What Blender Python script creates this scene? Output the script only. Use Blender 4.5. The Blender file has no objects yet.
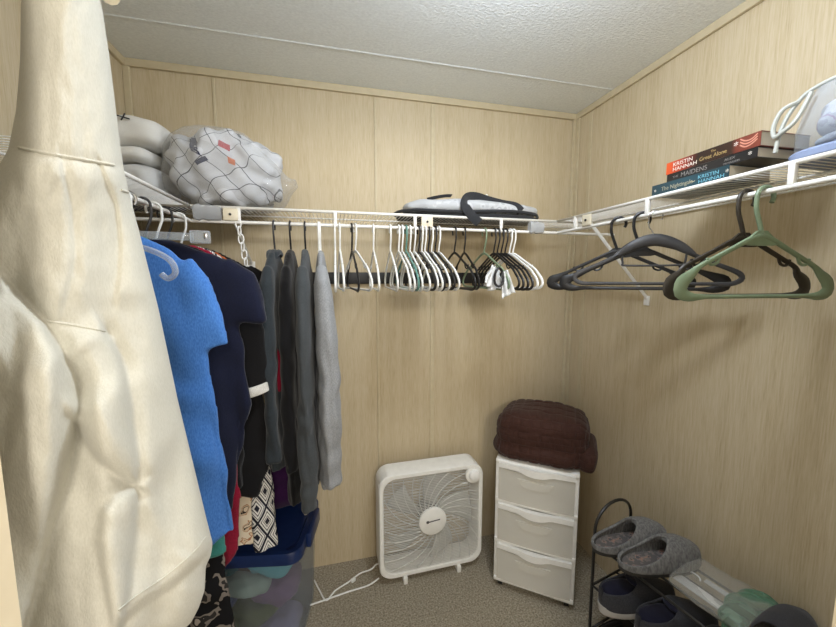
import bpy, bmesh, math, random
from mathutils import Vector, Matrix, noise
from math import sin, cos, pi, radians
random.seed(7)
SC = bpy.context.scene
COL = SC.collection

# ------------------------------------------------------------------ camera, light, exposure
H = 1.45
cam_d = bpy.data.cameras.new('camera'); cam = bpy.data.objects.new('camera', cam_d); COL.objects.link(cam)
cam_d.sensor_width = 36.0; cam_d.lens = 351.0/836*36; cam_d.clip_start = 0.02
cam.location = (0, 0, H)
cam.rotation_euler = (radians(90-5.9), 0, radians(-13.6))
SC.camera = cam
w = bpy.data.worlds.new('hall_light'); SC.world = w; w.use_nodes = True
w.node_tree.nodes['Background'].inputs[0].default_value = (1.0, 0.93, 0.83, 1)
w.node_tree.nodes['Background'].inputs[1].default_value = 1.1
L = bpy.data.lights.new('closet_lamp', 'POINT'); L.energy = 20.5; L.shadow_soft_size = 0.08; L.color = (0.91, 1.0, 1.14)
lo = bpy.data.objects.new('closet_lamp', L); lo.location = (0.43, 0.63, 2.18); COL.objects.link(lo)
L2 = bpy.data.lights.new('hall_fill', 'POINT'); L2.energy = 82; L2.shadow_soft_size = 0.16; L2.color = (1.0, 0.93, 0.83)  # unseen fill added behind the camera to brighten back wall and fan
lo2 = bpy.data.objects.new('hall_fill', L2); lo2.location = (0.16, -1.25, 1.98); COL.objects.link(lo2)
SC.view_settings.view_transform = 'Standard'; SC.view_settings.look = 'None'
SC.view_settings.gamma = 1.0; SC.view_settings.use_curve_mapping = False
SC.view_settings.exposure = 0.0

# ------------------------------------------------------------------ room numbers (metres)
XL, XR, YB, ZC = -0.78, 1.275, 1.70, 2.302
ZS, ZR, DEP = 1.700, 1.645, 0.305          # shelf top, rod, shelf depth
YF = YB-DEP                                  # front line of the back shelf

# ------------------------------------------------------------------ material helpers
def lin(c):
    r = []
    for v in c:
        v /= 255.0
        r.append(v/12.92 if v <= 0.04045 else ((v+0.055)/1.055)**2.4)
    return (r[0], r[1], r[2], 1)
def mat(name):
    m = bpy.data.materials.new(name); m.use_nodes = True
    return m, m.node_tree, m.node_tree.nodes['Principled BSDF']
def coords(nt, scale=(1, 1, 1), kind='Object', rot=(0, 0, 0)):
    tc = nt.nodes.new('ShaderNodeTexCoord'); mp = nt.nodes.new('ShaderNodeMapping')
    mp.inputs['Scale'].default_value = scale; mp.inputs['Rotation'].default_value = rot
    nt.links.new(tc.outputs[kind], mp.inputs[0]); return mp.outputs[0]
def noise_n(nt, vec, scale, detail=3, rough=0.5):
    n = nt.nodes.new('ShaderNodeTexNoise'); n.inputs['Scale'].default_value = scale
    n.inputs['Detail'].default_value = detail; n.inputs['Roughness'].default_value = rough
    nt.links.new(vec, n.inputs['Vector']); return n.outputs['Fac']
def ramp(nt, fac, stops, interp='LINEAR'):
    r = nt.nodes.new('ShaderNodeValToRGB'); e = r.color_ramp; e.interpolation = interp
    while len(e.elements) < len(stops): e.elements.new(0.5)
    for i, (p, c) in enumerate(stops):
        e.elements[i].position = p; e.elements[i].color = c if len(c) == 4 else lin(c)
    nt.links.new(fac, r.inputs[0]); return r.outputs[0]
def bump(nt, b, h, strength=0.3, dist=0.002):
    n = nt.nodes.new('ShaderNodeBump'); n.inputs['Strength'].default_value = strength
    n.inputs['Distance'].default_value = dist
    nt.links.new(h, n.inputs['Height']); nt.links.new(n.outputs[0], b.inputs['Normal'])
def plain(name, c, rough=0.5, metal=0.0, spec=0.5):
    m, nt, b = mat(name)
    b.inputs['Base Color'].default_value = lin(c); b.inputs['Roughness'].default_value = rough
    b.inputs['Metallic'].default_value = metal; b.inputs['Specular IOR Level'].default_value = spec
    v = noise_n(nt, coords(nt), 35, 2)
    col = ramp(nt, v, [(0.3, tuple(max(0, x-4) for x in c)), (0.7, tuple(min(255, x+3) for x in c))])
    nt.links.new(col, b.inputs['Base Color'])
    return m
def fabric(name, c, c2=None, weave=700, bstr=0.35, rough=0.9, heather=0):
    m, nt, b = mat(name); b.inputs['Roughness'].default_value = rough
    b.inputs['Specular IOR Level'].default_value = 0.15
    b.inputs['Sheen Weight'].default_value = 0.15
    c2 = c2 or tuple(max(0, int(x*0.86)) for x in c)
    v = noise_n(nt, coords(nt, (weave, weave, weave*0.35)), 1, 3)
    nt.links.new(ramp(nt, v, [(0.3-heather*0.0, c2), (0.65, c)]), b.inputs['Base Color'])
    bump(nt, b, v, bstr, 0.0012)
    return m
def blotches(name, stops, scale, detail=1.0, rough=0.85, weave=600):
    m, nt, b = mat(name); b.inputs['Roughness'].default_value = rough
    b.inputs['Specular IOR Level'].default_value = 0.15
    v = noise_n(nt, coords(nt), scale, detail)
    nt.links.new(ramp(nt, v, stops, 'CONSTANT'), b.inputs['Base Color'])
    bump(nt, b, noise_n(nt, coords(nt), weave), 0.3, 0.001)
    return m
def clear(name, tint=(255, 255, 255), opac=0.12, rough=0.08, milk=(225, 228, 230), gloss=0.5, edge=0.45, bmp=0.5, bsc=22):
    """thin clear plastic: see-through film that still reflects and is a little milky"""
    m = bpy.data.materials.new(name); m.use_nodes = True; nt = m.node_tree; nt.nodes.clear()
    out = nt.nodes.new('ShaderNodeOutputMaterial')
    tr = nt.nodes.new('ShaderNodeBsdfTransparent'); tr.inputs[0].default_value = lin(tint)
    df = nt.nodes.new('ShaderNodeBsdfPrincipled'); df.inputs['Base Color'].default_value = lin(milk)
    df.inputs['Roughness'].default_value = rough; df.inputs['Specular IOR Level'].default_value = gloss
    lw = nt.nodes.new('ShaderNodeLayerWeight'); lw.inputs['Blend'].default_value = 0.25
    ma = nt.nodes.new('ShaderNodeMath'); ma.operation = 'MULTIPLY_ADD'; ma.use_clamp = True
    ma.inputs[1].default_value = edge; ma.inputs[2].default_value = opac
    mx = nt.nodes.new('ShaderNodeMixShader')
    nt.links.new(lw.outputs['Facing'], ma.inputs[0]); nt.links.new(ma.outputs[0], mx.inputs[0])
    nt.links.new(tr.outputs[0], mx.inputs[1]); nt.links.new(df.outputs[0], mx.inputs[2])
    bp = nt.nodes.new('ShaderNodeBump'); bp.inputs['Strength'].default_value = bmp; bp.inputs['Distance'].default_value = 0.004
    nt.links.new(noise_n(nt, coords(nt), bsc, 3), bp.inputs['Height']); nt.links.new(bp.outputs[0], df.inputs['Normal'])
    nt.links.new(mx.outputs[0], out.inputs[0])
    return m

# wall paneling: fine vertical wood-grain streaks
def wall_material():
    m, nt, b = mat('wood_grain_panel'); b.inputs['Roughness'].default_value = 0.55
    b.inputs['Specular IOR Level'].default_value = 0.3
    fine = noise_n(nt, coords(nt, (300, 300, 14)), 1, 4, 0.6)
    wide = noise_n(nt, coords(nt, (38, 38, 1.2)), 1, 3, 0.5)
    mx = nt.nodes.new('ShaderNodeMath'); mx.operation = 'MULTIPLY_ADD'; mx.inputs[1].default_value = 0.45
    nt.links.new(wide, mx.inputs[0]); nt.links.new(fine, mx.inputs[2])
    col = ramp(nt, mx.outputs[0], [(0.45, (181, 162, 128)), (0.62, (195, 178, 145)), (0.72, (200, 184, 152)), (0.92, (207, 192, 164))])
    nt.links.new(col, b.inputs['Base Color']); bump(nt, b, mx.outputs[0], 0.12, 0.001)
    return m
M_wall = wall_material()
M_trim = plain('panel_trim', (200, 186, 154), 0.5)
def ceiling_material():
    m, nt, b = mat('stippled_ceiling'); b.inputs['Roughness'].default_value = 0.8
    v = noise_n(nt, coords(nt, (90, 140, 90)), 1, 3, 0.6)
    nt.links.new(ramp(nt, v, [(0.3, (226, 230, 230)), (0.7, (240, 244, 244))]), b.inputs['Base Color'])
    bump(nt, b, v, 0.6, 0.005); return m
M_ceil = ceiling_material()
def carpet_material():
    m, nt, b = mat('tan_carpet'); b.inputs['Roughness'].default_value = 1.0; b.inputs['Specular IOR Level'].default_value = 0.05
    v = noise_n(nt, coords(nt), 130, 3, 0.7)
    nt.links.new(ramp(nt, v, [(0.3, (122, 114, 98)), (0.5, (172, 162, 142)), (0.7, (208, 198, 178))]), b.inputs['Base Color'])
    bump(nt, b, v, 1.0, 0.012); return m
M_carpet = carpet_material()
M_white = plain('white_vinyl_wire', (236, 234, 228), 0.35)
M_wplastic = plain('white_plastic', (240, 240, 236), 0.4)
M_cream = plain('cream_plastic', (222, 212, 188), 0.45)
M_jamb = plain('painted_jamb', (232, 216, 184), 0.5)
M_black = plain('black_plastic', (28, 27, 28), 0.42)
M_blackwood = plain('black_rail', (20, 19, 19), 0.5)
M_grayh = plain('charcoal_hanger', (58, 57, 58), 0.5)
M_brownh = plain('dark_brown_hanger', (52, 45, 36), 0.5)
M_sage = plain('sage_hanger', (122, 139, 112), 0.45)
M_teal = plain('teal_hanger', (98, 142, 132), 0.45)
M_steel = plain('chrome_wire', (190, 190, 192), 0.22, 1.0)
M_rackmetal = plain('dark_rack_metal', (58, 56, 54), 0.4, 0.6)

# ------------------------------------------------------------------ mesh helpers
def link(name, me, m=None, parent=None, smooth=True, loc=None):
    o = bpy.data.objects.new(name, me); COL.objects.link(o)
    if m is not None:
        for x in (m if isinstance(m, (list, tuple)) else [m]): me.materials.append(x)
    if smooth:
        for p in me.polygons: p.use_smooth = True
    if parent: o.parent = parent
    if loc: o.location = loc
    return o
def obj(name, bm, m, parent=None, smooth=True, sharp=40):
    bmesh.ops.remove_doubles(bm, verts=bm.verts, dist=1e-6)
    bmesh.ops.recalc_face_normals(bm, faces=bm.faces)
    if smooth:
        for e in bm.edges:
            if len(e.link_faces) == 2 and e.calc_face_angle(0) > radians(sharp): e.smooth = False
    me = bpy.data.meshes.new(name); bm.to_mesh(me); bm.free()
    return link(name, me, m, parent, smooth)
def tag(o, label=None, cat=None, group=None, kind=None):
    if label: o['label'] = label
    if cat: o['category'] = cat
    if group: o['group'] = group
    if kind: o['kind'] = kind
    return o
def thing(name, label, cat, loc=(0, 0, 0), rz=0, group=None):
    o = bpy.data.objects.new(name, None); COL.objects.link(o); o.empty_display_size = 0.05
    o.location = loc; o.rotation_euler = (0, 0, rz)
    return tag(o, label, cat, group)
def copy_tree(o, parent=None):
    c = o.copy(); COL.objects.link(c)
    if parent: c.parent = parent
    for ch in list(o.children): copy_tree(ch, c)
    return c
def B(): return bmesh.new()
def box(bm, c, s, bev=0.0, rot=None, seg=2):
    r = bmesh.ops.create_cube(bm, size=1.0); vs = r['verts']
    bmesh.ops.scale(bm, vec=s, verts=vs)
    if bev:
        es = list({e for v in vs for e in v.link_edges})
        g = bmesh.ops.bevel(bm, geom=es, offset=bev, segments=seg, affect='EDGES', profile=0.5)
        vs = list({v for f in g['faces'] for v in f.verts} | {v for v in vs if v.is_valid})
    if rot is not None: bmesh.ops.rotate(bm, cent=(0, 0, 0), matrix=rot, verts=vs)
    bmesh.ops.translate(bm, vec=c, verts=vs)
    return vs
def loft(bm, rings, cap=True, closed=False):
    vr = [[bm.verts.new(p) for p in r] for r in rings]; n = len(vr[0])
    pairs = list(zip(vr, vr[1:])) + ([(vr[-1], vr[0])] if closed else [])
    for a, b in pairs:
        for i in range(n):
            j = (i+1) % n
            bm.faces.new((a[i], a[j], b[j], b[i]))
    if cap and not closed:
        bm.faces.new(list(reversed(vr[0]))); bm.faces.new(vr[-1])
    return vr
def ring(c, u, v, ru, rv, n=20, e=1.0):
    c, u, v = Vector(c), Vector(u), Vector(v); out = []
    for i in range(n):
        a = 2*pi*i/n; ca, sa = cos(a), sin(a)
        f = lambda t: math.copysign(abs(t)**e, t)
        out.append(c + u*(ru*f(ca)) + v*(rv*f(sa)))
    return out
def tube(bm, pts, r, seg=8, closed=False, flat=None, radii=None):
    """sweep along pts; flat=(normal, factor): squash along normal"""
    pts = [Vector(p) for p in pts]; n = len(pts); rings = []; up = None
    for i, p in enumerate(pts):
        if closed: t = pts[(i+1) % n]-pts[i-1]
        else: t = pts[min(i+1, n-1)]-pts[max(i-1, 0)]
        t.normalize()
        if flat: up = Vector(flat[0])
        elif up is None: up = Vector((0, 0, 1)) if abs(t.z) < 0.9 else Vector((1, 0, 0))
        a = t.cross(up); a.normalize(); b = a.cross(t); b.normalize()
        if not flat: up = b
        rr = radii[i] if radii else r
        k = flat[1] if flat else 1
        th = (r*k) if flat else rr
        rings.append([p + a*(rr*cos(2*pi*j/seg)) + b*(th*sin(2*pi*j/seg)) for j in range(seg)])
    loft(bm, rings, True, closed)
def cyl(bm, a, b, r, seg=12): tube(bm, [a, b], r, seg)
def smoothpts(pts, k=6, closed=False):
    P = [Vector(p) for p in pts]; out = []; n = len(P)
    for i in range(n if closed else n-1):
        g = (lambda j: P[j % n]) if closed else (lambda j: P[max(0, min(n-1, j))])
        p0, p1, p2, p3 = g(i-1), g(i), g(i+1), g(i+2)
        for s in range(k):
            t = s/k
            out.append(0.5*((2*p1)+(p2-p0)*t+(2*p0-5*p1+4*p2-p3)*t*t+(3*p1-p0-3*p2+p3)*t**3))
    if not closed: out.append(P[-1])
    return out
def prism(bm, outline, z0, z1, axes=((1, 0, 0), (0, 1, 0), (0, 0, 1)), o=(0, 0, 0)):
    ax, ay, az = (Vector(a) for a in axes); o = Vector(o)
    loft(bm, [[o+ax*x+ay*y+az*z for x, y in outline] for z in (z0, z1)])
def rrect(w, h, r, n=6, cx=0, cy=0):
    out = []
    for qx, qy, a0 in ((1, 1, 0), (-1, 1, pi/2), (-1, -1, pi), (1, -1, 3*pi/2)):
        for i in range(n+1):
            a = a0+pi/2*i/n
            out.append((cx+qx*(w/2-r)+r*cos(a), cy+qy*(h/2-r)+r*sin(a)))
    return out
def apply_mods(o):
    dg = bpy.context.evaluated_depsgraph_get(); dg.update()
    me = bpy.data.meshes.new_from_object(o.evaluated_get(dg)); old = o.data
    o.modifiers.clear(); o.data = me; bpy.data.meshes.remove(old)
    for p in me.polygons: p.use_smooth = True
    return o
def cloth(name, bm, m, parent=None, voxel=0.006, smooth=4, fold=None, decimate=None):
    """union of lofts grown into ONE continuous cloth surface, then folded along its normals"""
    bmesh.ops.recalc_face_normals(bm, faces=bm.faces)
    me = bpy.data.meshes.new(name); bm.to_mesh(me); bm.free()
    o = link(name, me, m, parent)
    r = o.modifiers.new('r', 'REMESH'); r.mode = 'VOXEL'; r.voxel_size = voxel; r.use_smooth_shade = True
    s = o.modifiers.new('s', 'SMOOTH'); s.iterations = smooth; s.factor = 0.5
    apply_mods(o)
    if not len(o.data.materials):
        for x in (m if isinstance(m, (list, tuple)) else [m]): o.data.materials.append(x)
    if fold:
        vs = [(v, v.co.copy(), v.normal.copy()) for v in o.data.vertices]
        for v, c, n in vs: v.co = c + n*fold(c)
        s = o.modifiers.new('s', 'SMOOTH'); s.iterations = 1; apply_mods(o)
    return o
def nz(c, s, off=0): return noise.noise(Vector((c[0]*s+off, c[1]*s+off*1.7, c[2]*s-off)))
def superq(bm, c, r, e1=0.6, e2=0.6, nu=28, nv=18, amp=0.0, freq=8, seed=0, rot=None):
    c = Vector(c); f = lambda t, e: math.copysign(abs(t)**e, t); rows = []
    for j in range(1, nv):
        b = -pi/2+pi*j/nv; row = []
        for i in range(nu):
            a = 2*pi*i/nu
            p = Vector((r[0]*f(cos(b), e1)*f(cos(a), e2), r[1]*f(cos(b), e1)*f(sin(a), e2), r[2]*f(sin(b), e1)))
            if amp:
                q = nz(p, freq, seed)+0.5*nz(p, freq*2.3, seed+3)
                p += p.normalized()*amp*q
            if rot is not None: p = rot @ p
            row.append(c+p)
        rows.append(row)
    loft(bm, rows)
def text(name, s, size, m, parent, loc, rot, extrude=0.0002, align='LEFT', sx=1.0):
    cu = bpy.data.curves.new(name, 'FONT'); cu.body = s; cu.size = size; cu.extrude = extrude; cu.align_x = align
    t = bpy.data.objects.new(name, cu); COL.objects.link(t)
    dg = bpy.context.evaluated_depsgraph_get(); dg.update()
    me = bpy.data.meshes.new_from_object(t.evaluated_get(dg)); bpy.data.objects.remove(t)
    for v in me.vertices: v.co.x *= sx
    o = link(name, me, m, parent, False); o.location = loc; o.rotation_euler = rot
    return o

# ================================================================== SETTING
def struct(name, bm, m): return tag(obj(name, bm, m, None, False), kind='structure')
bm = B(); box(bm, ((XL+XR)/2, 0.45, -0.05), (XR-XL+0.2, 2.7, 0.1)); struct('floor', bm, M_carpet)
bm = B(); box(bm, ((XL+XR)/2, 0.985, ZC+0.05), (XR-XL+0.2, 1.63, 0.1)); struct('ceiling', bm, M_ceil)
bm = B(); box(bm, ((XL+XR)/2, YB+0.04, ZC/2), (XR-XL+0.16, 0.08, ZC)); struct('wall_back', bm, M_wall)
bm = B(); box(bm, (XR+0.04, 0.985, ZC/2), (0.08, 1.43, ZC)); struct('wall_right', bm, M_wall)
bm = B(); box(bm, (XL-0.04, 0.985, ZC/2), (0.08, 1.43, ZC)); struct('wall_left', bm, M_wall)
# front wall with the doorway the photograph is taken through
bm = B(); JL, JR, F0, F1 = -0.2215, 0.632, 0.18, 0.27
box(bm, ((XL-0.08+JL-0.02)/2, (F0+F1)/2, ZC/2), (JL-0.02-XL+0.08, F1-F0, ZC))
box(bm, ((XR+0.08+JR+0.02)/2, (F0+F1)/2, ZC/2), (XR+0.08-JR-0.02, F1-F0, ZC))
box(bm, ((JL+JR)/2, (F0+F1)/2, (2.05+ZC)/2), (JR-JL+0.04, F1-F0, ZC-2.05))
struct('wall_front', bm, M_wall)
bm = B(); box(bm, (JL-0.005, (F0+F1)/2, 1.015), (0.026, F1-F0+0.012, 2.03)); struct('trim_1', bm, M_jamb)
bm = B(); box(bm, (JR+0.005, (F0+F1)/2, 1.015), (0.026, F1-F0+0.012, 2.03)); struct('trim_2', bm, M_jamb)
bm = B(); box(bm, ((JL+JR)/2, (F0+F1)/2, 2.04), (JR-JL+0.03, F1-F0+0.012, 0.02)); struct('trim_3', bm, M_jamb)
# crown strips, corner strips and panel battens
k = 3
def trim(c, s):
    global k; k += 1
    b_ = B(); box(b_, c, s, 0.003); struct('trim_%d' % k, b_, M_trim)
trim(((XL+XR)/2, YB-0.007, ZC-0.015), (XR-XL, 0.014, 0.03))
trim((XR-0.007, 0.985, ZC-0.0152), (0.014, 1.43, 0.03))
trim((XL+0.007, 0.985, ZC-0.0152), (0.014, 1.43, 0.03))
for x in (XR-0.0125, XL+0.0125): trim((x, YB-0.005, ZC/2), (0.025, 0.010, ZC-0.001))
trim((XR-0.005, YB-0.02, ZC/2), (0.010, 0.03, ZC-0.002))
for x in (-0.46, 0.208, 0.485): trim((x, YB-0.002, (ZC-0.03)/2), (0.022 if x > 0.3 else 0.012, 0.005, ZC-0.031))
for y in (1.585, 0.365): trim((XR-0.002, y, (ZC-0.03)/2), (0.005, 0.022, ZC-0.031))
bm = B(); tube(bm, [(XL, 1.443, ZC-0.0005), (XR, 1.443, ZC-0.0005)], 0.006, 8, flat=((0, 0, 1), 0.3))
k += 1; struct('trim_%d' % k, bm, M_ceil)

# ================================================================== WIRE SHELVES
def wire_shelf(name, label, a, b, inward, brace_at, clip_at, drop=0.335):
    """a,b: ends of the front line on the shelf plane; inward: unit vector from front line to the wall"""
    a, b, inn = Vector(a), Vector(b), Vector(inward); ln = (b-a).length; d = (b-a)/ln
    t = thing(name, label, 'shelf', (0, 0, 0))
    g = B()
    nW = int(ln/0.0150)
    for i in range(nW+1):
        p = a+d*(ln*i/nW)
        tube(g, [p+inn*(DEP-0.004)+Vector((0, 0, -0.003)), p+Vector((0, 0, -0.003))], 0.0012, 5)
    obj('wire_deck', g, M_white, t)
    g = B()
    for off, z, r in ((0, -0.005, 0.0058), (DEP*0.5, -0.0075, 0.0030), (DEP-0.008, -0.0075, 0.0030)):
        tube(g, [a+inn*off+Vector((0, 0, z)), b+inn*off+Vector((0, 0, z))], r, 8)
    obj('edge_rail', g, M_white, t)
    g = B(); z = Vector((0, 0, ZR-ZS))
    tube(g, [a+z, b+z], 0.0062, 12); obj('hang_rod', g, M_white, t)
    for s in clip_at:
        g = B(); p = a+d*s
        box(g, p+Vector((0, 0, -0.028)), (0.013, 0.013, 0.05), 0.003); obj('rod_clip', g, M_white, t)
    for s in brace_at:
        p = a+d*s
        g = B(); box(g, p-inn*0.008+Vector((0, 0, -0.03)), (abs(d.x)*0.040+0.008, abs(d.y)*0.040+0.008, 0.042), 0.003)
        pl = obj('bracket_plate', g, M_cream, t)
        g = B(); q = p-inn*0.0125+Vector((0, 0, -0.03)); tube(g, [q, q-inn*0.003], 0.0045, 10); obj('screw', g, M_black, pl)
        g = B(); e = p+inn*(DEP-0.004)+Vector((0, 0, -drop))
        tube(g, [p+Vector((0, 0, -0.03)), e], 0.0075, 8, flat=(d, 0.5)); box(g, e+Vector((0, 0, -0.012)), (abs(d.x)*0.026+abs(inn.x)*0.006, abs(d.y)*0.026+abs(inn.y)*0.006, 0.04), 0.002)
        obj('diagonal_brace', g, M_white, t)
    return t
wire_shelf('wire_shelf', 'white wire shelf with hanging rod along the back wall above the fan', (XL+0.005, YF, ZS), (XR-0.005, YF, ZS), (0, 1, 0),
           [0.43, 1.148], [0.455, 0.79, 1.10, 1.475], 0.188)
wire_shelf('wire_shelf', 'white wire shelf on the right wall carrying the books', (0.97, YF-0.008, ZS), (0.97, 0.30, ZS), (1, 0, 0), [0.19], [0.115, 0.455, 0.815])
wire_shelf('wire_shelf', 'white wire shelf on the left wall above the blue and navy shirts', (-0.475, YF-0.008, ZS), (-0.475, 0.80, ZS), (-1, 0, 0), [], [0.4])
M_tape = clear('cloudy_tape', (235, 238, 242), 0.55, 0.15, (196, 198, 200), 0.6)
def wrap(label, p0, p1, r):
    g = B(); a, b = Vector(p0), Vector(p1)
    rings = []
    for i in range(7):
        f = i/6; rr = r*(1+0.10*sin(i*2.1))
        rings.append(ring(a.lerp(b, f), (0, 1, 0), (0, 0, 1), rr*0.6, rr*(1.15 if i % 2 else 1), 12, 0.8))
    loft(g, rings); return tag(obj('plastic_wrap', g, M_tape), label, 'plastic wrap')
wrap('cloudy plastic wrapped round the shelf joint at the right corner', (0.83, YF-0.006, 1.664), (0.895, YF-0.006, 1.664), 0.023)
wrap('crinkled grey plastic wrapped round the shelf joint at the left corner', (-0.46, YF-0.006, 1.675), (-0.375, YF-0.006, 1.672), 0.024)

# black rail on the back wall
bm = B(); box(bm, (0.22, YB-0.013, 1.446), (1.28, 0.018, 0.054), 0.003)
tag(obj('wall_rail', bm, M_blackwood), 'long black rail fixed to the back wall behind the hangers', 'rail')

# ================================================================== HANGERS
ROD_R = 0.0062
def hook_pts(R, r, zn, n=14):
    c = ROD_R + r - R
    pts = [(R*cos(a), 0, c+R*sin(a)) for a in [radians(-35)+(radians(180+35))*i/n for i in range(n+1)]]
    pts += smoothpts([(-R, 0, c), (-R*0.95, 0, c-0.028), (-R*0.35, 0, zn+0.022), (0, 0, zn)], 4)[1:]
    return pts
def hanger_mesh_tubular(g, half, z0, z1, r, flare=1.0, notch=False):
    """closed loop: neck -> shoulder -> tip -> bottom bar -> other side; flare fattens the tips in the hanger plane"""
    prof = []
    h = [(0.0, z0, 1.15), (0.03, z0-0.008, 1.1), (0.075, z0-0.030, 1.0), (0.12, z0-0.052, 1.0), (0.155, z0-0.070, 1.0),
         (half-0.030, z0-0.088, 1.0+0.5*(flare-1)), (half-0.008, (z0-0.095)*0.45+z1*0.55+0.012, flare), (half-0.006, z1+0.012, flare), (half-0.03, z1, 1.0+0.4*(flare-1)), (half-0.07, z1, 0.9), (0.06, z1, 0.8)]
    right = [(x, z, k_) for x, z, k_ in h]
    left = [(-x, z, k_) for x, z, k_ in reversed(h[1:])]
    P = right+left
    pts = smoothpts([(x, 0, z) for x, z, _ in P], 3, True)
    ks = [P[i//3][2]*(1-(i % 3)/3)+P[(i//3+1) % len(P)][2]*(i % 3)/3 for i in range(len(pts))]
    tube(g, pts, r, 8, True, flat=((0, 1, 0), 0.85), radii=[r*q for q in ks])
    if notch:
        for s in (-1, 1):
            tube(g, smoothpts([(s*0.105, 0, z0-0.047), (s*0.112, 0, z0-0.062), (s*0.128, 0, z0-0.066), (s*0.138, 0, z0-0.052)], 3), r*0.6, 6)
def hanger(label, kind, m, x, y, rz=0.0, half=0.205, roll=0.0, hookm=None, group=None, cat='hanger', name='clothes_hanger', hook_only=False):
    t = thing(name, label, cat, (x, y, ZR), rz, group)
    t.rotation_euler = (0, roll, rz)
    if kind == 'thin': r, z0, z1, fl, no, R = 0.0047, -0.095, -0.240, 1.25, True, 0.019
    elif kind == 'broad': r, z0, z1, fl, no, R = 0.0060, -0.100, -0.240, 3.0, True, 0.022
    elif kind == 'tube': r, z0, z1, fl, no, R = 0.0060, -0.098, -0.238, 1.35, True, 0.022
    elif kind == 'wide': r, z0, z1, fl, no, R = 0.0060, -0.105, -0.232, 3.2, True, 0.022
    hr = 0.0034 if kind == 'thin' else 0.0048
    g = B(); tube(g, hook_pts(R, hr, z0+0.004), hr, 8); obj('hook', g, hookm or m, t)
    if hook_only:
        g = B(); tube(g, [(-0.03, 0, z0-0.006), (0, 0, z0), (0.03, 0, z0-0.006)], r, 8); obj('neck', g, m, t); return t
    g = B(); hanger_mesh_tubular(g, half, z0, z1, r, fl, no)
    if kind in ('broad', 'wide'):     # web plate below the neck
        prism(g, [(-0.05, z0-0.018), (-0.012, z0+0.012), (0.012, z0+0.012), (0.05, z0-0.018), (0.03, z0-0.022), (-0.03, z0-0.022)], -0.003, 0.003, ((1, 0, 0), (0, 0, 1), (0, 1, 0)))
    obj('hanger_body', g, m, t)
    return t

# right wall rod: local s axis turned so hangers stand across the rod
XRR = 0.97
hanger('black broad-shouldered hanger farthest along the right rod by the corner', 'wide', M_black, XRR, 1.045, radians(-40), 0.215)
hanger('black broad-shouldered hanger just behind the chrome-hooked grey one', 'wide', M_black, XRR, 0.95, radians(-38), 0.225)
# grey hanger with chrome hook, slim contoured top and trouser bar
t = thing('clothes_hanger', 'charcoal hanger with a chrome wire hook and inner trouser bar', 'hanger', (XRR, 0.90, ZR), radians(-36))
g = B(); tube(g, hook_pts(0.018, 0.0018, -0.078), 0.0018, 8); obj('hook', g, M_steel, t, ); 
g = B(); hanger_mesh_tubular(g, 0.225, -0.085, -0.215, 0.0062, 1.25, False); obj('hanger_body', g, M_grayh, t)
g = B(); pts = smoothpts([(-0.105, 0, -0.128), (-0.06, 0, -0.098), (0, 0, -0.080), (0.06, 0, -0.098), (0.105, 0, -0.128)], 5)
tube(g, pts, 0.009, 8, flat=((0, 1, 0), 0.9), radii=[0.006+0.013*sin(pi*i/(len(pts)-1)) for i in range(len(pts))]); obj('contoured_top', g, M_grayh, t)
g = B(); tube(g, smoothpts([(-0.085, 0, -0.118), (-0.082, 0, -0.150), (-0.07, 0, -0.158), (0.07, 0, -0.158), (0.082, 0, -0.150), (0.085, 0, -0.118)], 4), 0.0032, 8); obj('trouser_bar', g, M_grayh, t)
hanger('dark brown plastic hanger hooked just behind the sage green one', 'broad', M_brownh, XRR, 0.655, radians(-6), 0.195)
hanger('sage green plastic hanger nearest the camera on the right rod', 'broad', M_sage, XRR, 0.618, radians(-6), 0.205)

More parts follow.
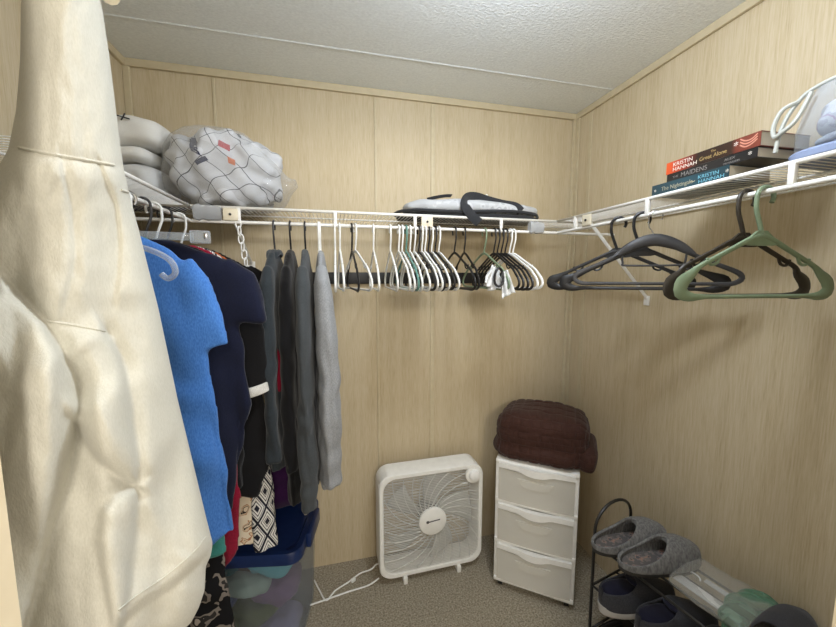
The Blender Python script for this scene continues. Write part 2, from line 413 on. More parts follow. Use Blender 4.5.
# back rod hangers: planes across the rod
back = [  # x, colour, kind, turn (deg), label
    (-0.042, 'w', 4, 'white thin hanger next to the grey sweatshirt on the back rod'),
    (0.012, 'w', -3, 'white thin hanger, left one of the second white pair from the sweatshirt'),
    (0.030, 'w', 5, 'white thin hanger, right one of the second white pair from the sweatshirt'),
    (0.075, 'k', 8, 'lone black hanger among the spaced-out white hangers on the back rod'),
    (0.088, 'w', 34, 'white thin hanger twisted sideways just right of the lone black one'),
    (0.158, 'w', -4, 'white thin hanger hanging alone left of the shelf bracket, further one'),
    (0.225, 'w', -6, 'white thin hanger hanging alone just left of the crowded hanger bunch'),
    (0.258, 'w', 2, 'white thin hanger at the left end of the crowded bunch'),
    (0.272, 'w', 5, 'white thin hanger touching the left side of the pale teal hanger'),
    (0.288, 't', 3, 'pale teal hanger in the crowded bunch of white ones'),
    (0.304, 'w', 1, 'white thin hanger touching the right side of the pale teal hanger'),
    (0.322, 'w', 9, 'white thin hanger third right of the pale teal hanger'),
    (0.340, 'k', 10, 'black hanger squeezed between white ones right of the teal hanger'),
    (0.352, 'w', 7, 'white thin hanger in the middle of the crowded bunch by the bracket'),
    (0.366, 'w', 11, 'white thin hanger just left of the paired black hangers in the bunch'),
    (0.380, 'k', 6, 'black hanger, second dark one in the bunch below the bracket plate'),
    (0.394, 'w', 9, 'white thin hanger between two black hangers under the bracket plate'),
    (0.408, 'k', 12, 'black hanger just left of the last white hanger of the bunch'),
    (0.424, 'w', 14, 'white thin hanger at the right end of the crowded bunch'),
    (0.492, 'k', 10, 'black hanger, left one of the pair between bracket and cloth-draped hanger'),
    (0.535, 'k', -14, 'black hanger, right one of the pair between bracket and cloth-draped hanger'),
    (0.625, 'g', 12, 'green hanger draped with a white cloth scrap on the back rod'),
    (0.668, 'k', 8, 'black hanger, leftmost of the black group at the right end'),
    (0.686, 'k', 10, 'black hanger, second of the black group at the right end'),
    (0.704, 'k', 12, 'black hanger, third of the black group at the right end'),
    (0.722, 'k', 13, 'black hanger touching the last two white hangers at the right end'),
    (0.742, 'w', 13, 'white thin hanger right beside the black group at the right end'),
    (0.758, 'w', 15, 'rightmost white thin hanger on the back rod'),
]
hm = {'w': M_wplastic, 'k': M_black, 't': M_teal, 'g': M_sage}
protos = {}
for x, c, turn, lab in back:
    if c not in protos:
        o = hanger(lab, 'thin', hm[c], x, YF, group='thin hangers on the back rod'); protos[c] = o
    else:
        o = copy_tree(protos[c]); o['label'] = lab
    o.location = (x, YF, ZR); o.rotation_euler = (0, radians(random.uniform(-0.8, 0.8)), radians(90+turn*0.35))
# hooks on the left rod whose hangers vanish behind the sweatshirt
XLR = -0.475
for y, m, lab in ((0.98, M_wplastic, 'white hanger on the left rod nearest the cream sweatshirt'), (1.075, M_grayh, 'grey hanger on the left rod between two white ones'),
                  (1.135, M_wplastic, 'white hanger on the left rod just before the black one'), (1.20, M_black, 'black hanger on the left rod above the navy shirt'),
                  (1.30, M_wplastic, 'white hanger on the left rod nearest the back corner')):
    hanger(lab, 'thin', m, XLR, y, radians(180), hook_only=True, group='hangers on the left rod')

# white cloth scrap draped on the green hanger
M_scrap = fabric('white_cotton', (226, 226, 224))
def sheet(g, c, u, v, amp, seed, N=16):
    c, u, v = Vector(c), Vector(u), Vector(v); nn = u.cross(v).normalized(); gr = []
    for i in range(N+1):
        row = []
        for j in range(N+1):
            a_, b_ = i/N-0.5, j/N-0.5; p = c+u*a_*(1-0.55*(b_+0.5))+v*b_
            row.append(g.verts.new(p+nn*(amp*sin(a_*13+seed)+amp*1.2*nz((a_*4, b_*3, seed), 1))+v*0.12*nz((a_*5, seed, 0), 1)))
        gr.append(row)
    for i in range(N):
        for j in range(N): g.faces.new((gr[i][j], gr[i+1][j], gr[i+1][j+1], gr[i][j+1]))
g = B(); sheet(g, (0.583, 1.24, 1.450), (0.050, 0.02, -0.030), (0.030, 0.02, 0.075), 0.009, 1); sheet(g, (0.640, 1.22, 1.425), (0.045, -0.02, 0.02), (-0.010, 0.02, 0.090), 0.009, 2.4)
sheet(g, (0.612, 1.25, 1.440), (0.055, 0.03, 0.012), (0.010, 0.01, 0.070), 0.010, 4.0)
cs = obj('cloth_scrap', g, M_scrap, None, True, 180); sd_ = cs.modifiers.new('s', 'SOLIDIFY'); sd_.thickness = 0.003; apply_mods(cs)
tag(cs, 'white crumpled cloth scrap hanging on the green hanger', 'cloth')
g = B(); tube(g, [(0.606+0.018*cos(a), 1.215+0.004*sin(a*2), 1.450+0.034*sin(a)) for a in [2*pi*i/16 for i in range(16)]], 0.005, 8, True)
obj('dark_strap', g, M_black, cs)

# white plastic chain hanging at the left bracket
t = thing('plastic_chain', 'white plastic chain with an end ring hanging beside the navy shirt', 'chain', (-0.322, YF, ZR))
z = 0.012
for i in range(8):
    g = B(); h = 0.0165; wd = 0.0085
    ax = Vector((1, 0, 0)) if i % 2 == 0 else Vector((0.35, 1, 0)).normalized()
    pts = [ax*(wd*cos(a))+Vector((0, 0, h*math.copysign(abs(sin(a))**0.8, sin(a)))) for a in [2*pi*j/18 for j in range(18)]]
    tube(g, [p+Vector((0.004*i, -0.010 if i else -0.004, z-h)) for p in pts], 0.0024, 6, True)
    obj('link', g, M_wplastic, t); z -= 2*h-0.0055
g = B(); tube(g, [(0.03+0.016*cos(a), -0.012, z-0.014+0.018*sin(a)) for a in [2*pi*j/18 for j in range(18)]], 0.003, 6, True); obj('end_ring', g, M_wplastic, t)

# ================================================================== GARMENTS ON RODS
def sleeve_rings(side, sh, pts, th):
    """pts: (s, t, z, halfwidth in s, half thickness)"""
    out = []
    P = [Vector((side*p[0], p[1], p[2])) for p in pts]
    for i, p in enumerate(P):
        d = (P[min(i+1, len(P)-1)]-P[max(i-1, 0)]).normalized()
        v = Vector((0, 1, 0)); u = d.cross(v).normalized()
        out.append(ring(p, u, v, pts[i][3], pts[i][4], 18, 0.85))
    return out
def garment(name, label, cat, m, loc, rz, body, sleeves=(), seed=0, amp=0.010, kf=38, group=None, voxel=0.007, tilt=0.0, zfold=0.0):
    """body: (z, s-centre, half width, half thick, t-centre) from the neck down; z measured from the rod"""
    t = thing(name, label, cat, loc, rz, group)
    g = B()
    ztop, zbot = body[0][0], body[-1][0]
    P = []
    for i in range(len(body)-1):
        for j in range(4):
            f = j/4; P.append([a*(1-f)+b*f for a, b in zip(body[i], body[i+1])])
    P.append(list(body[-1]))
    loft(g, [ring((p[1], p[4], p[0]), (1, 0, 0), (0, 1, 0), p[2], p[3], 40, 0.75) for p in P])
    for side, pts in sleeves: loft(g, sleeve_rings(side, None, pts, None))
    def fold(c):
        f = min(1.0, max(0.0, (ztop-c.z)/(ztop-zbot)*1.6))
        return amp*f*(sin(c.x*kf+seed+2.0*nz(c, 3, seed))*0.6+0.8*nz((c.x*9, c.y*9, c.z*2.2), 1, seed))+0.004*nz(c, 14, seed)+f*amp*0.45*sin(c.y*170+c.z*9+3*nz(c, 6, seed+2))+0.0025*f*sin(c.z*46+c.x*30+4*nz(c, 7, seed))+zfold*sin(c.z*32+c.x*14+seed)
    o = cloth(name+'_body', g, m, t, voxel, 3, fold); o.name = 'fabric_body'
    return t
def tee_body(hw, ln, th=0.016, hem=None, tc=0.0):
    hem = hem or hw*1.12
    return [(-0.095, 0, 0.055, th*0.7, tc), (-0.112, 0, 0.10, th*0.9, tc), (-0.135, 0, hw*0.78, th, tc), (-0.16, 0, hw*0.98, th*1.2, tc), (-0.19, 0, hw*1.03, th*1.5, tc),
            (-0.32, 0, hw*1.02, th*1.7, tc), (-0.55, 0, hw*1.06, th*1.9, tc), (-ln, 0, hem, th*2.0, tc)]
def short_sleeve(hw, out=0.07, drop=0.20, th=0.022, w=0.085):
    return [(hw*0.80, 0, -0.185, 0.055, th*0.8), (hw*1.0, 0, -0.215, w*0.9, th), (hw+out*0.6, 0, -0.17-drop*0.55, w, th), (hw+out, 0, -0.16-drop, w, th*1.05)]

M_blue = fabric('blue_heather', (78, 130, 202), (58, 108, 182), 420)
M_navy = fabric('navy_jersey', (24, 28, 50), (17, 20, 38))
M_blk = fabric('black_knit', (22, 21, 22), (14, 13, 14))
M_crim = fabric('crimson_jersey', (150, 24, 52), (118, 16, 40))
M_slate = fabric('slate_fleece', (52, 58, 62), (40, 45, 49))
M_char = fabric('charcoal_fleece', (74, 78, 80), (60, 63, 65))
M_hgray = fabric('heather_grey', (156, 158, 160), (128, 130, 133), 500)
M_orange = fabric('rust_orange', (186, 96, 48))
M_wht = fabric('white_cloth', (228, 226, 220))
M_teal_f = fabric('teal_knit', (62, 140, 132))
M_creamf = fabric('cream_fleece', (198, 195, 182), (190, 187, 173), 700, 0.4)
M_floral = blotches('floral_print', [(0.0, (226, 212, 188)), (0.55, (226, 212, 188)), (0.57, (170, 120, 84)), (0.60, (214, 190, 160)), (0.66, (60, 48, 44)), (0.70, (222, 205, 180))], 26, 2)
M_camo = blotches('dark_camo_print', [(0.0, (20, 20, 22)), (0.48, (20, 20, 22)), (0.50, (120, 112, 104)), (0.57, (46, 44, 42)), (0.64, (170, 160, 150))], 22, 2)
def aztec_material():
    m, nt, b = mat('aztec_print'); b.inputs['Roughness'].default_value = 0.85
    tc = nt.nodes.new('ShaderNodeTexCoord'); sp = nt.nodes.new('ShaderNodeSeparateXYZ'); nt.links.new(tc.outputs['Object'], sp.inputs[0])
    def mth(op, a, b_=None, c_=None):
        n = nt.nodes.new('ShaderNodeMath'); n.operation = op
        for i, v in enumerate((a, b_, c_)):
            if v is None: continue
            if isinstance(v, (int, float)): n.inputs[i].default_value = v
            else: nt.links.new(v, n.inputs[i])
        return n.outputs[0]
    ax = mth('PINGPONG', mth('ADD', sp.outputs[0], mth('MULTIPLY', sp.outputs[1], 1.0)), 0.036)
    az = mth('PINGPONG', sp.outputs[2], 0.055)
    dia = mth('ADD', mth('MULTIPLY', ax, 28.0), mth('MULTIPLY', az, 18.2))        # 0..2
    st = mth('FRACT', mth('MULTIPLY', dia, 1.15))
    nt.links.new(ramp(nt, st, [(0.0, (24, 26, 40)), (0.30, (224, 222, 216)), (0.50, (24, 26, 40)), (0.60, (224, 222, 216)), (0.82, (30, 32, 46)), (0.90, (224, 222, 216))], 'CONSTANT'), b.inputs['Base Color'])
    return m
M_aztec = aztec_material()
def cuff(parent, p, u, v, ru, rv, m, name='cuff', h=0.03, d=(0, 0, -1)):
    g = B(); d = Vector(d); p = Vector(p)
    loft(g, [ring(p+d*(h*f), u, v, ru*s, rv*s, 22, 0.85) for f, s in ((0, 1.0), (0.08, 1.07), (0.92, 1.09), (1, 1.02))])
    return obj(name, g, m, parent)

# blue T-shirt on a clear hanger (nearest of the left row)
YBl = 0.90
t = garment('blue_shirt', 'bright blue short-sleeved shirt hanging behind the cream sweatshirt', 'shirt', M_blue, (XLR, YBl, ZR), 0,
            [(-0.095, 0, 0.055, 0.012, 0), (-0.112, 0, 0.09, 0.015, 0), (-0.135, 0, 0.128, 0.016, 0), (-0.16, 0, 0.150, 0.018, 0), (-0.20, 0, 0.165, 0.022, 0), (-0.34, 0, 0.182, 0.026, 0), (-0.55, 0, 0.200, 0.028, 0), (-0.83, 0, 0.225, 0.030, 0)], [(1, short_sleeve(0.160, 0.028, 0.200, 0.018, 0.048)), (-1, short_sleeve(0.165, 0.045, 0.17))], 1.0, 0.013, 46)
M_clr = clear('clear_hanger_plastic', (245, 248, 250), 0.25, 0.06, (225, 230, 235), 0.8)
t = thing('clothes_hanger', 'clear plastic hanger with a curled end at the blue shirt shoulder', 'hanger', (XLR, YBl-0.01, ZR), 0)
g = B(); tube(g, hook_pts(0.02, 0.0034, -0.08), 0.0034, 8); obj('hook', g, M_clr, t)
g = B(); tube(g, smoothpts([(0.06, -0.032, -0.125), (0.11, -0.036, -0.140), (0.142, -0.038, -0.160), (0.150, -0.038, -0.185), (0.136, -0.038, -0.198), (0.124, -0.038, -0.188)], 6), 0.0062, 10); obj('curled_end', g, M_clr, t)
g = B(); tube(g, smoothpts([(0, 0, -0.08), (0.02, -0.015, -0.095), (0.06, -0.032, -0.125)], 6), 0.005, 10); obj('hanger_arm', g, M_clr, t)

# clear skirt hanger over the navy shirt
t = thing('skirt_hanger', 'clear clip-ended skirt hanger above the navy shirt', 'hanger', (XLR, 1.00, ZR), radians(8))
g = B(); tube(g, hook_pts(0.02, 0.0034, -0.085), 0.0034, 8); obj('hook', g, M_steel, t)
g = B(); box(g, (0, 0, -0.093), (0.27, 0.007, 0.020), 0.003); obj('bar', g, M_clr, t)
for s in (-1, 1):
    g = B(); box(g, (s*0.150, -0.004, -0.093), (0.045, 0.018, 0.032), 0.003); cl = obj('clip', g, M_clr, t)
    g = B(); box(g, (s*0.163, -0.0135, -0.091), (0.008, 0.002, 0.015), 0.0008); obj('clip_slot', g, M_steel, cl)

# navy T-shirt
garment('navy_shirt', 'dark navy short-sleeved shirt between the blue shirt and the white chain', 'shirt', M_navy, (XLR, 1.045, ZR), 0,
        tee_body(0.225, 0.86, 0.018, 0.190), [(1, short_sleeve(0.220, 0.010, 0.160, 0.026, 0.062)), (-1, short_sleeve(0.185, 0.05, 0.16))], 2.4, 0.014, 42)
# teal top peeping out low behind the blue one
garment('teal_top', 'teal top whose hem shows below the blue shirt', 'top', M_teal_f, (XLR, 0.965, ZR), 0,
        [(-0.1, 0, 0.05, 0.01, 0), (-0.16, 0, 0.11, 0.012, 0), (-0.6, 0, 0.12, 0.014, 0), (-0.82, 0, 0.17, 0.016, 0), (-0.93, 0, 0.185, 0.016, 0)], (), 3.1, 0.006, 30)
# black blouse with white cuff
b_ = tee_body(0.18, 0.86, 0.015, 0.19)
t = garment('black_blouse', 'black blouse with a white turned-back cuff behind the navy shirt', 'blouse', M_blk, (XLR, 1.145, ZR), 0, b_,
            [(1, [(0.15, 0, -0.185, 0.05, 0.018), (0.19, 0, -0.22, 0.065, 0.02), (0.212, 0, -0.36, 0.055, 0.022), (0.222, 0, -0.54, 0.045, 0.022)]),
             (-1, short_sleeve(0.18, 0.05, 0.2))], 4.0, 0.008, 36)
cuff(t, (0.222, 0, -0.528), (1, 0, 0.25), (0, 1, 0), 0.047, 0.026, M_wht, 'white_cuff', 0.030, (0.1, 0, -1))['label'] = 'white turned-back cuff'
garment('black_dress', 'long black dress behind the white-cuffed blouse', 'dress', M_blk, (XLR, 1.182, ZR), 0,
        [(-0.1, 0, 0.06, 0.008, 0), (-0.16, 0, 0.15, 0.01, 0), (-0.45, 0.02, 0.19, 0.012, 0), (-0.58, 0.035, 0.215, 0.014, 0), (-0.82, 0.040, 0.218, 0.014, 0), (-0.91, 0.02, 0.20, 0.014, 0)], (), 4.6, 0.006, 40)
# floral, crimson, aztec, camo
garment('floral_top', 'cream floral top with its hem above the blue bin lid', 'top', M_floral, (XLR, 1.212, ZR), 0,
        [(-0.1, 0, 0.06, 0.01, 0), (-0.16, 0, 0.18, 0.014, 0), (-0.4, 0.01, 0.20, 0.016, 0), (-0.9, 0.03, 0.175, 0.02, 0), (-1.10, 0.02, 0.17, 0.02, 0)], (), 5.2, 0.006, 36)
garment('crimson_dress', 'crimson red dress hanging low between floral and patterned tops', 'dress', M_crim, (XLR, 1.095, ZR), 0,
        [(-0.1, 0, 0.06, 0.008, 0), (-0.16, 0, 0.16, 0.01, 0), (-0.5, 0, 0.17, 0.012, 0), (-0.84, 0.0, 0.19, 0.014, 0), (-1.02, -0.01, 0.19, 0.016, 0), (-1.12, -0.04, 0.15, 0.016, 0)], (), 6.0, 0.006, 36)
garment('crimson_blouse', 'crimson puff-sleeved blouse showing behind the black blouse', 'blouse', M_crim, (XLR, 1.250, ZR), 0, tee_body(0.17, 0.80, 0.012, 0.2),
        [(1, [(0.15, 0, -0.19, 0.05, 0.014), (0.20, 0, -0.26, 0.06, 0.018), (0.235, 0, -0.44, 0.05, 0.022), (0.255, 0, -0.535, 0.056, 0.024), (0.250, 0, -0.585, 0.034, 0.02)])], 6.6, 0.006, 40)
garment('patterned_sweater', 'black and white diamond-patterned sweater with a sleeve hanging to the bin lid', 'sweater', M_aztec, (XLR, 1.292, ZR), 0,
        tee_body(0.17, 0.78, 0.014, 0.19), [(1, [(0.16, 0, -0.20, 0.05, 0.016), (0.17, 0, -0.32, 0.045, 0.02), (0.170, 0, -0.6, 0.04, 0.022), (0.205, -0.02, -0.90, 0.044, 0.024), (0.228, -0.04, -1.155, 0.038, 0.024)])], 7.1, 0.006, 40)
garment('rust_jacket', 'rust orange garment peeking out below the white chain ring', 'jacket', M_orange, (XLR, 1.330, ZR), 0, tee_body(0.17, 0.60, 0.010, 0.19),
        [(1, [(0.15, 0, -0.20, 0.05, 0.012), (0.20, 0, -0.28, 0.058, 0.014), (0.222, 0, -0.36, 0.055, 0.014)])], 8.3, 0.004, 40)
garment('black_jacket', 'black puffy jacket at the back end of the left rod', 'jacket', M_blk, (XLR, 1.368, ZR), 0, tee_body(0.19, 0.72, 0.012, 0.2),
        [(1, [(0.16, 0, -0.20, 0.06, 0.014), (0.22, 0, -0.24, 0.07, 0.016), (0.250, 0, -0.33, 0.062, 0.018), (0.252, 0, -0.43, 0.05, 0.016)])], 9.0, 0.005, 40)
garment('camo_skirt', 'black and grey printed skirt hanging low beside the clear bin', 'skirt', M_camo, (XLR+0.015, 0.995, ZR), 0,
        [(-0.12, 0, 0.04, 0.006, 0), (-0.62, 0, 0.12, 0.008, 0), (-0.9, 0.02, 0.13, 0.012, 0), (-1.30, 0.035, 0.14, 0.016, 0)], (), 3.7, 0.005, 44)

# jackets and grey sweatshirt on the back rod (planes across the rod, camera sees their near ends)
def long_sleeve(hw, end, th=0.024, w=0.06, lean=0.02, toff=0.0):
    return [(hw*0.82, toff*0.2, -0.185, 0.05, th*0.8), (hw*0.99, toff*0.4, -0.225, w, th), (hw+lean, toff, -0.40, w*0.98, th*1.1), (hw+lean, toff, -0.62, w*0.86, th*1.1), (hw+lean*0.5, toff, end, w*0.72, th)]
R90 = radians(-90)
garment('slate_jacket', 'dark slate long-sleeved jacket, leftmost garment on the back rod', 'jacket', M_slate, (-0.204, YF, ZR), R90,
        tee_body(0.18, 0.86, 0.015, 0.19), [(1, long_sleeve(0.175, -0.80, 0.022)), (-1, long_sleeve(0.175, -0.80, 0.022))], 1.7, 0.008, 52)
g = B(); tube(g, smoothpts([(-0.06, 0.008, -0.112), (0.0, 0.014, -0.104), (0.060, 0.010, -0.116), (0.085, 0.0, -0.140), (0.060, -0.010, -0.118), (0.0, -0.014, -0.104)], 5, True), 0.011, 8, True); obj('collar', g, M_slate, [o_ for o_ in bpy.data.objects if o_.name == 'slate_jacket'][0])
garment('black_cardigan', 'black long cardigan between slate jacket and charcoal jacket', 'cardigan', M_blk, (-0.148, YF, ZR), R90,
        tee_body(0.18, 1.0, 0.013, 0.18), [(1, long_sleeve(0.165, -0.85, 0.022))], 2.2, 0.007, 52)
garment('charcoal_jacket', 'charcoal long-sleeved jacket just left of the light grey sweatshirt', 'jacket', M_char, (-0.096, YF, ZR), R90,
        tee_body(0.18, 0.96, 0.013, 0.19), [(1, long_sleeve(0.185, -0.98, 0.023, 0.058, 0.035))], 3.3, 0.008, 52)
t = garment('grey_sweatshirt', 'light heather grey sweatshirt on the back rod, rightmost of the hung garments', 'sweatshirt', M_hgray, (-0.040, YF, ZR), R90,
            tee_body(0.185, 0.94, 0.014, 0.20), [(1, long_sleeve(0.19, -0.90, 0.027, 0.066, 0.03, 0.020))], 4.4, 0.009, 46)
for x, m, lab in ((-0.148, M_black, 'black hanger holding the black cardigan'), (-0.096, M_black, 'black hanger holding the charcoal jacket'), (-0.204, M_grayh, 'grey hanger holding the slate jacket'), (-0.047, M_wplastic, 'white hanger holding the light grey sweatshirt')):
    hanger(lab, 'thin', m, x, YF, radians(90), hook_only=True, group='hangers holding garments on the back rod')

# ------------------------------------------------------------------ cream sweatshirt close to the camera, hung end-on
t = thing('cream_sweatshirt', 'large cream fleece sweatshirt hanging close by the left door jamb', 'sweatshirt', (0, 0, 0))
rv_ = Vector((0.866, 0.5, 0)); nv_ = Vector((-0.5, 0.866, 0))
def at_rd(r, d, z): return rv_*r+nv_*d+Vector((0, 0, z))
def front_rc(u, v):
    """silhouette measurements (photo frame) -> (r, z) on the plane 0.45 m away"""
    x, y = (u-418)/351.0, (313.5-v)/351.0; p, a_ = radians(5.9), radians(13.6)
    up, fw = y*cos(p)-sin(p), cos(p)+y*sin(p); X, Y = fw*sin(a_)+x*cos(a_), fw*cos(a_)-x*sin(a_)
    k_ = 0.45/(-0.5*X+0.866*Y); return (0.866*X+0.5*Y)*k_, H+up*k_
SIL = [(-30, 46, 92), (-18, 32, 97), (0, 21, 101), (60, 20, 110), (110, 16, 116), (150, 8, 121), (170, -4, 124), (200, -24, 131), (230, -34, 139), (310, -48, 159), (400, -56, 178), (470, -60, 195), (520, -62, 207),
       (543, -63, 213), (556, -63, 211), (566, -63, 206), (590, -63, 205), (608, -62, 199), (625, -61, 190), (650, -60, 150), (675, -58, 100)]
def seg_side(q, line):
    """distance to a polyline, its side (+ left of travel in the u,v frame) and a fade past its ends"""
    best = (1e9, 1, 0)
    for i in range(len(line)-1):
        ax_, ay_ = line[i]; bx_, by_ = line[i+1]; dx, dy = bx_-ax_, by_-ay_; l2 = dx*dx+dy*dy
        t_ = ((q[0]-ax_)*dx+(q[1]-ay_)*dy)/l2; over = 0
        if t_ < 0: over = -t_*math.sqrt(l2) if i == 0 else 0; t_ = 0
        if t_ > 1: over = (t_-1)*math.sqrt(l2) if i == len(line)-2 else 0; t_ = 1
        d = math.hypot(q[0]-ax_-t_*dx, q[1]-ay_-t_*dy)
        if d < best[0]: best = (d, 1 if dx*(q[1]-ay_)-dy*(q[0]-ax_) > 0 else -1, over)
    return best
LOBES = [ # polyline, side that bulges, height, width
    ([(14, 292), (42, 321), (57, 347), (73, 378), (77, 402), (73, 436), (65, 472), (52, 524), (37, 577), (20, 640)], 1, 0.034, 55),
    ([(107, 334), (118, 352), (125, 373), (130, 415), (137, 460), (138, 483), (134, 535), (128, 592), (120, 640)], 1, 0.020, 34),
    ([(74, 420), (85, 440), (97, 457), (115, 472), (134, 484)], -1, 0.016, 26),
    ([(134, 486), (114, 496), (101, 511), (97, 540), (104, 580), (114, 640)], -1, 0.013, 22),
    ([(216, 543), (200, 562), (170, 588), (140, 606), (120, 626), (100, 660)], 1, 0.010, 9),
    ([(16, 150), (45, 156), (80, 162), (118, 169)], 1, 0.006, 16),
    ([(47, 322), (75, 327), (107, 334)], 1, 0.003, 10),
    ([(62, 168), (72, 210), (74, 262), (62, 312)], 1, 0.006, 28),
    ([(104, 172), (117, 205), (121, 240), (118, 285)], -1, 0.007, 22),
]
def relief(u, v):
    f = 0.0
    for line, sd, h, wd in LOBES:
        d, side, over = seg_side((u, v), line); fade = math.exp(-(over/16.0)**2)
        if side == sd:
            q = min(d/wd, 1.0); f += 1.15*h*fade*math.sqrt(max(0.0, 1-(1-q)**2))*math.exp(-max(0, d-wd)/(2.2*wd))
        else: f -= 0.32*h*fade*math.exp(-(d/(0.25*wd+2))**2)
    f += 0.0042*sin(u*0.075+v*0.010+1.8*noise.noise(Vector((u*0.012, v*0.006, 3))))*min(1, max(0, (v-150)/80))
    f += 0.006*noise.noise(Vector((u*0.030, v*0.011, 1)))+0.0016*noise.noise(Vector((u*0.09, v*0.05, 7)))
    return f
rings = []; NV, NU, NB = 260, 130, 26
for i in range(NV+1):
    v = -30+705*i/NV
    for (va, la, ra), (vb, lb, rb) in zip(SIL, SIL[1:]):
        if va <= v <= vb: tt = (v-va)/(vb-va); l_, r_ = la+(lb-la)*tt, ra+(rb-ra)*tt
    row = []; end = min(1.0, (i+0.5)/3, (NV-i+0.5)/3)
    for j in range(NU+NB):
        if j < NU: ph = pi-pi*j/NU
        else: ph = -pi*(j-NU)/NB
        x = cos(ph); u = (l_+r_)/2+(r_-l_)/2*x; sn = abs(sin(ph))**0.75
        if j < NU: d = 0.50-(0.075*sn+relief(u, v)*min(1, sn*1.6))*end
        else: d = 0.50+0.20*sn*end
        r0, z0 = front_rc(u, v); k_ = d/0.45 if j < NU else 0.50/0.45
        row.append(at_rd(r0*k_, d, H+(z0-H)*k_))
    rings.append(row)
g = B(); loft(g, rings)
o = obj('fabric_body', g, M_creamf, t, True, 180)
sm = o.modifiers.new('s', 'SMOOTH'); sm.iterations = 5; sm.factor = 0.5; apply_mods(o)
def surf_seam(name, pts, r, parent, target, m):
    """lay a stitched seam on the cloth: each point is dropped onto the surface from in front"""
    from mathutils.bvhtree import BVHTree
    tr = BVHTree.FromPolygons([v.co for v in target.data.vertices], [p.vertices for p in target.data.polygons])
    out = []
    for p in smoothpts(pts, 6):
        h = tr.ray_cast(p, (p-Vector((0, 0, H))).normalized())
        if h[0] is not None: out.append(h[0]-nv_*r*0.4)
    g = B()
    if len(out) > 2: tube(g, out, r, 6)
    return obj(name, g, m, parent)
def seam_at(pts, r, name):
    surf_seam(name, [at_rd(front_rc(u, v)[0]*0.6, 0.27, H+(front_rc(u, v)[1]-H)*0.6) for u, v in pts], r, t, o, M_creamf)
seam_at([(20, 148), (45, 153), (80, 159), (113, 165)], 0.0017, 'shoulder_seam')
seam_at([(206, 536), (192, 553), (165, 576), (138, 594), (118, 610)], 0.0009, 'hem_stitch')
seam_at([(48, 321), (75, 325), (105, 331)], 0.0011, 'sleeve_seam')
seam_at([(121, 190), (127, 192), (133, 194)], 0.0013, 'side_seam')
t2 = thing('clothes_hanger', 'cream hanger holding the cream sweatshirt near the left door jamb', 'hanger', (0, 0, 0))
a = at_rd(0.012, 0.57, 1.77)
g = B(); tube(g, [a, a+Vector((0, 0, 0.10)), Vector((a.x, a.y, ZC+0.002))], 0.004, 8); obj('hook_rod', g, M_cream, t2)
g = B(); tube(g, [at_rd(0.039, 0.475, 1.722), at_rd(0.030, 0.51, 1.765), at_rd(0.012, 0.57, 1.785), at_rd(0.012, 0.64, 1.778), at_rd(0.012, 0.72, 1.755)], 0.008, 10); obj('hanger_body', g, M_cream, t2)

# ================================================================== ON THE LEFT SHELF
def plaid_material():
    m, nt, b = mat('grey_plaid'); b.inputs['Roughness'].default_value = 0.9
    vec = coords(nt, (1, 1, 1), rot=(0.5, 0.5, 0.6))
    dn = nt.nodes.new('ShaderNodeTexNoise'); dn.inputs['Scale'].default_value = 7; nt.links.new(vec, dn.inputs['Vector'])
    ad = nt.nodes.new('ShaderNodeVectorMath'); ad.operation = 'MULTIPLY_ADD'; ad.inputs[1].default_value = (0.05, 0.05, 0.05)
    nt.links.new(dn.outputs['Color'], ad.inputs[0]); nt.links.new(vec, ad.inputs[2])
    sp = nt.nodes.new('ShaderNodeSeparateXYZ'); nt.links.new(ad.outputs[0], sp.inputs[0])
    outs = []
    for i in (0, 2):
        p = nt.nodes.new('ShaderNodeMath'); p.operation = 'PINGPONG'; p.inputs[1].default_value = 0.028
        nt.links.new(sp.outputs[i], p.inputs[0]); q = nt.nodes.new('ShaderNodeMath'); q.operation = 'LESS_THAN'; q.inputs[1].default_value = 0.0011
        nt.links.new(p.outputs[0], q.inputs[0]); outs.append(q.outputs[0])
    mx = nt.nodes.new('ShaderNodeMath'); mx.operation = 'MAXIMUM'; nt.links.new(outs[0], mx.inputs[0]); nt.links.new(outs[1], mx.inputs[1])
    nt.links.new(ramp(nt, mx.outputs[0], [(0.0, (196, 198, 202)), (0.5, (58, 60, 68))]), b.inputs['Base Color'])
    bump(nt, b, noise_n(nt, coords(nt), 400), 0.3, 0.001)
    return m
M_plaid = plaid_material()
M_film = clear('bag_film', (252, 252, 252), 0.12, 0.06, (226, 228, 230), 1.0, 0.5, 1.0, 34)
def crumple(name, label, cat, m, c, r, e1=0.6, e2=0.6, amp=0.02, freq=9, seed=0, rz=0, vox=0.007, fold=0.004, group=None, ry=0, parent=None):
    g = B(); superq(g, c, r, e1, e2, 36, 24, amp, freq, seed, Matrix.Rotation(rz, 3, 'Z') @ Matrix.Rotation(ry, 3, 'Y'))
    o = cloth(name, g, m, parent, vox, 1, (lambda p: fold*(sin(p.x*60+p.z*45+seed+3*nz(p, 8, seed))+nz(p, 24, seed))) if fold else None)
    if label: tag(o, label, cat, group)
    return o
bl = crumple('plaid_blanket', 'grey plaid blanket bundled inside the clear bag on the corner shelf', 'blanket', M_plaid, (-0.375, 1.525, 1.843), (0.182, 0.135, 0.136), 0.75, 0.75, 0.045, 9, 2, fold=0.007)
M_navyp = fabric('navy_patch', (40, 46, 74)); M_redp = fabric('red_patch', (178, 60, 72)); M_orp = fabric('orange_patch', (206, 120, 80))
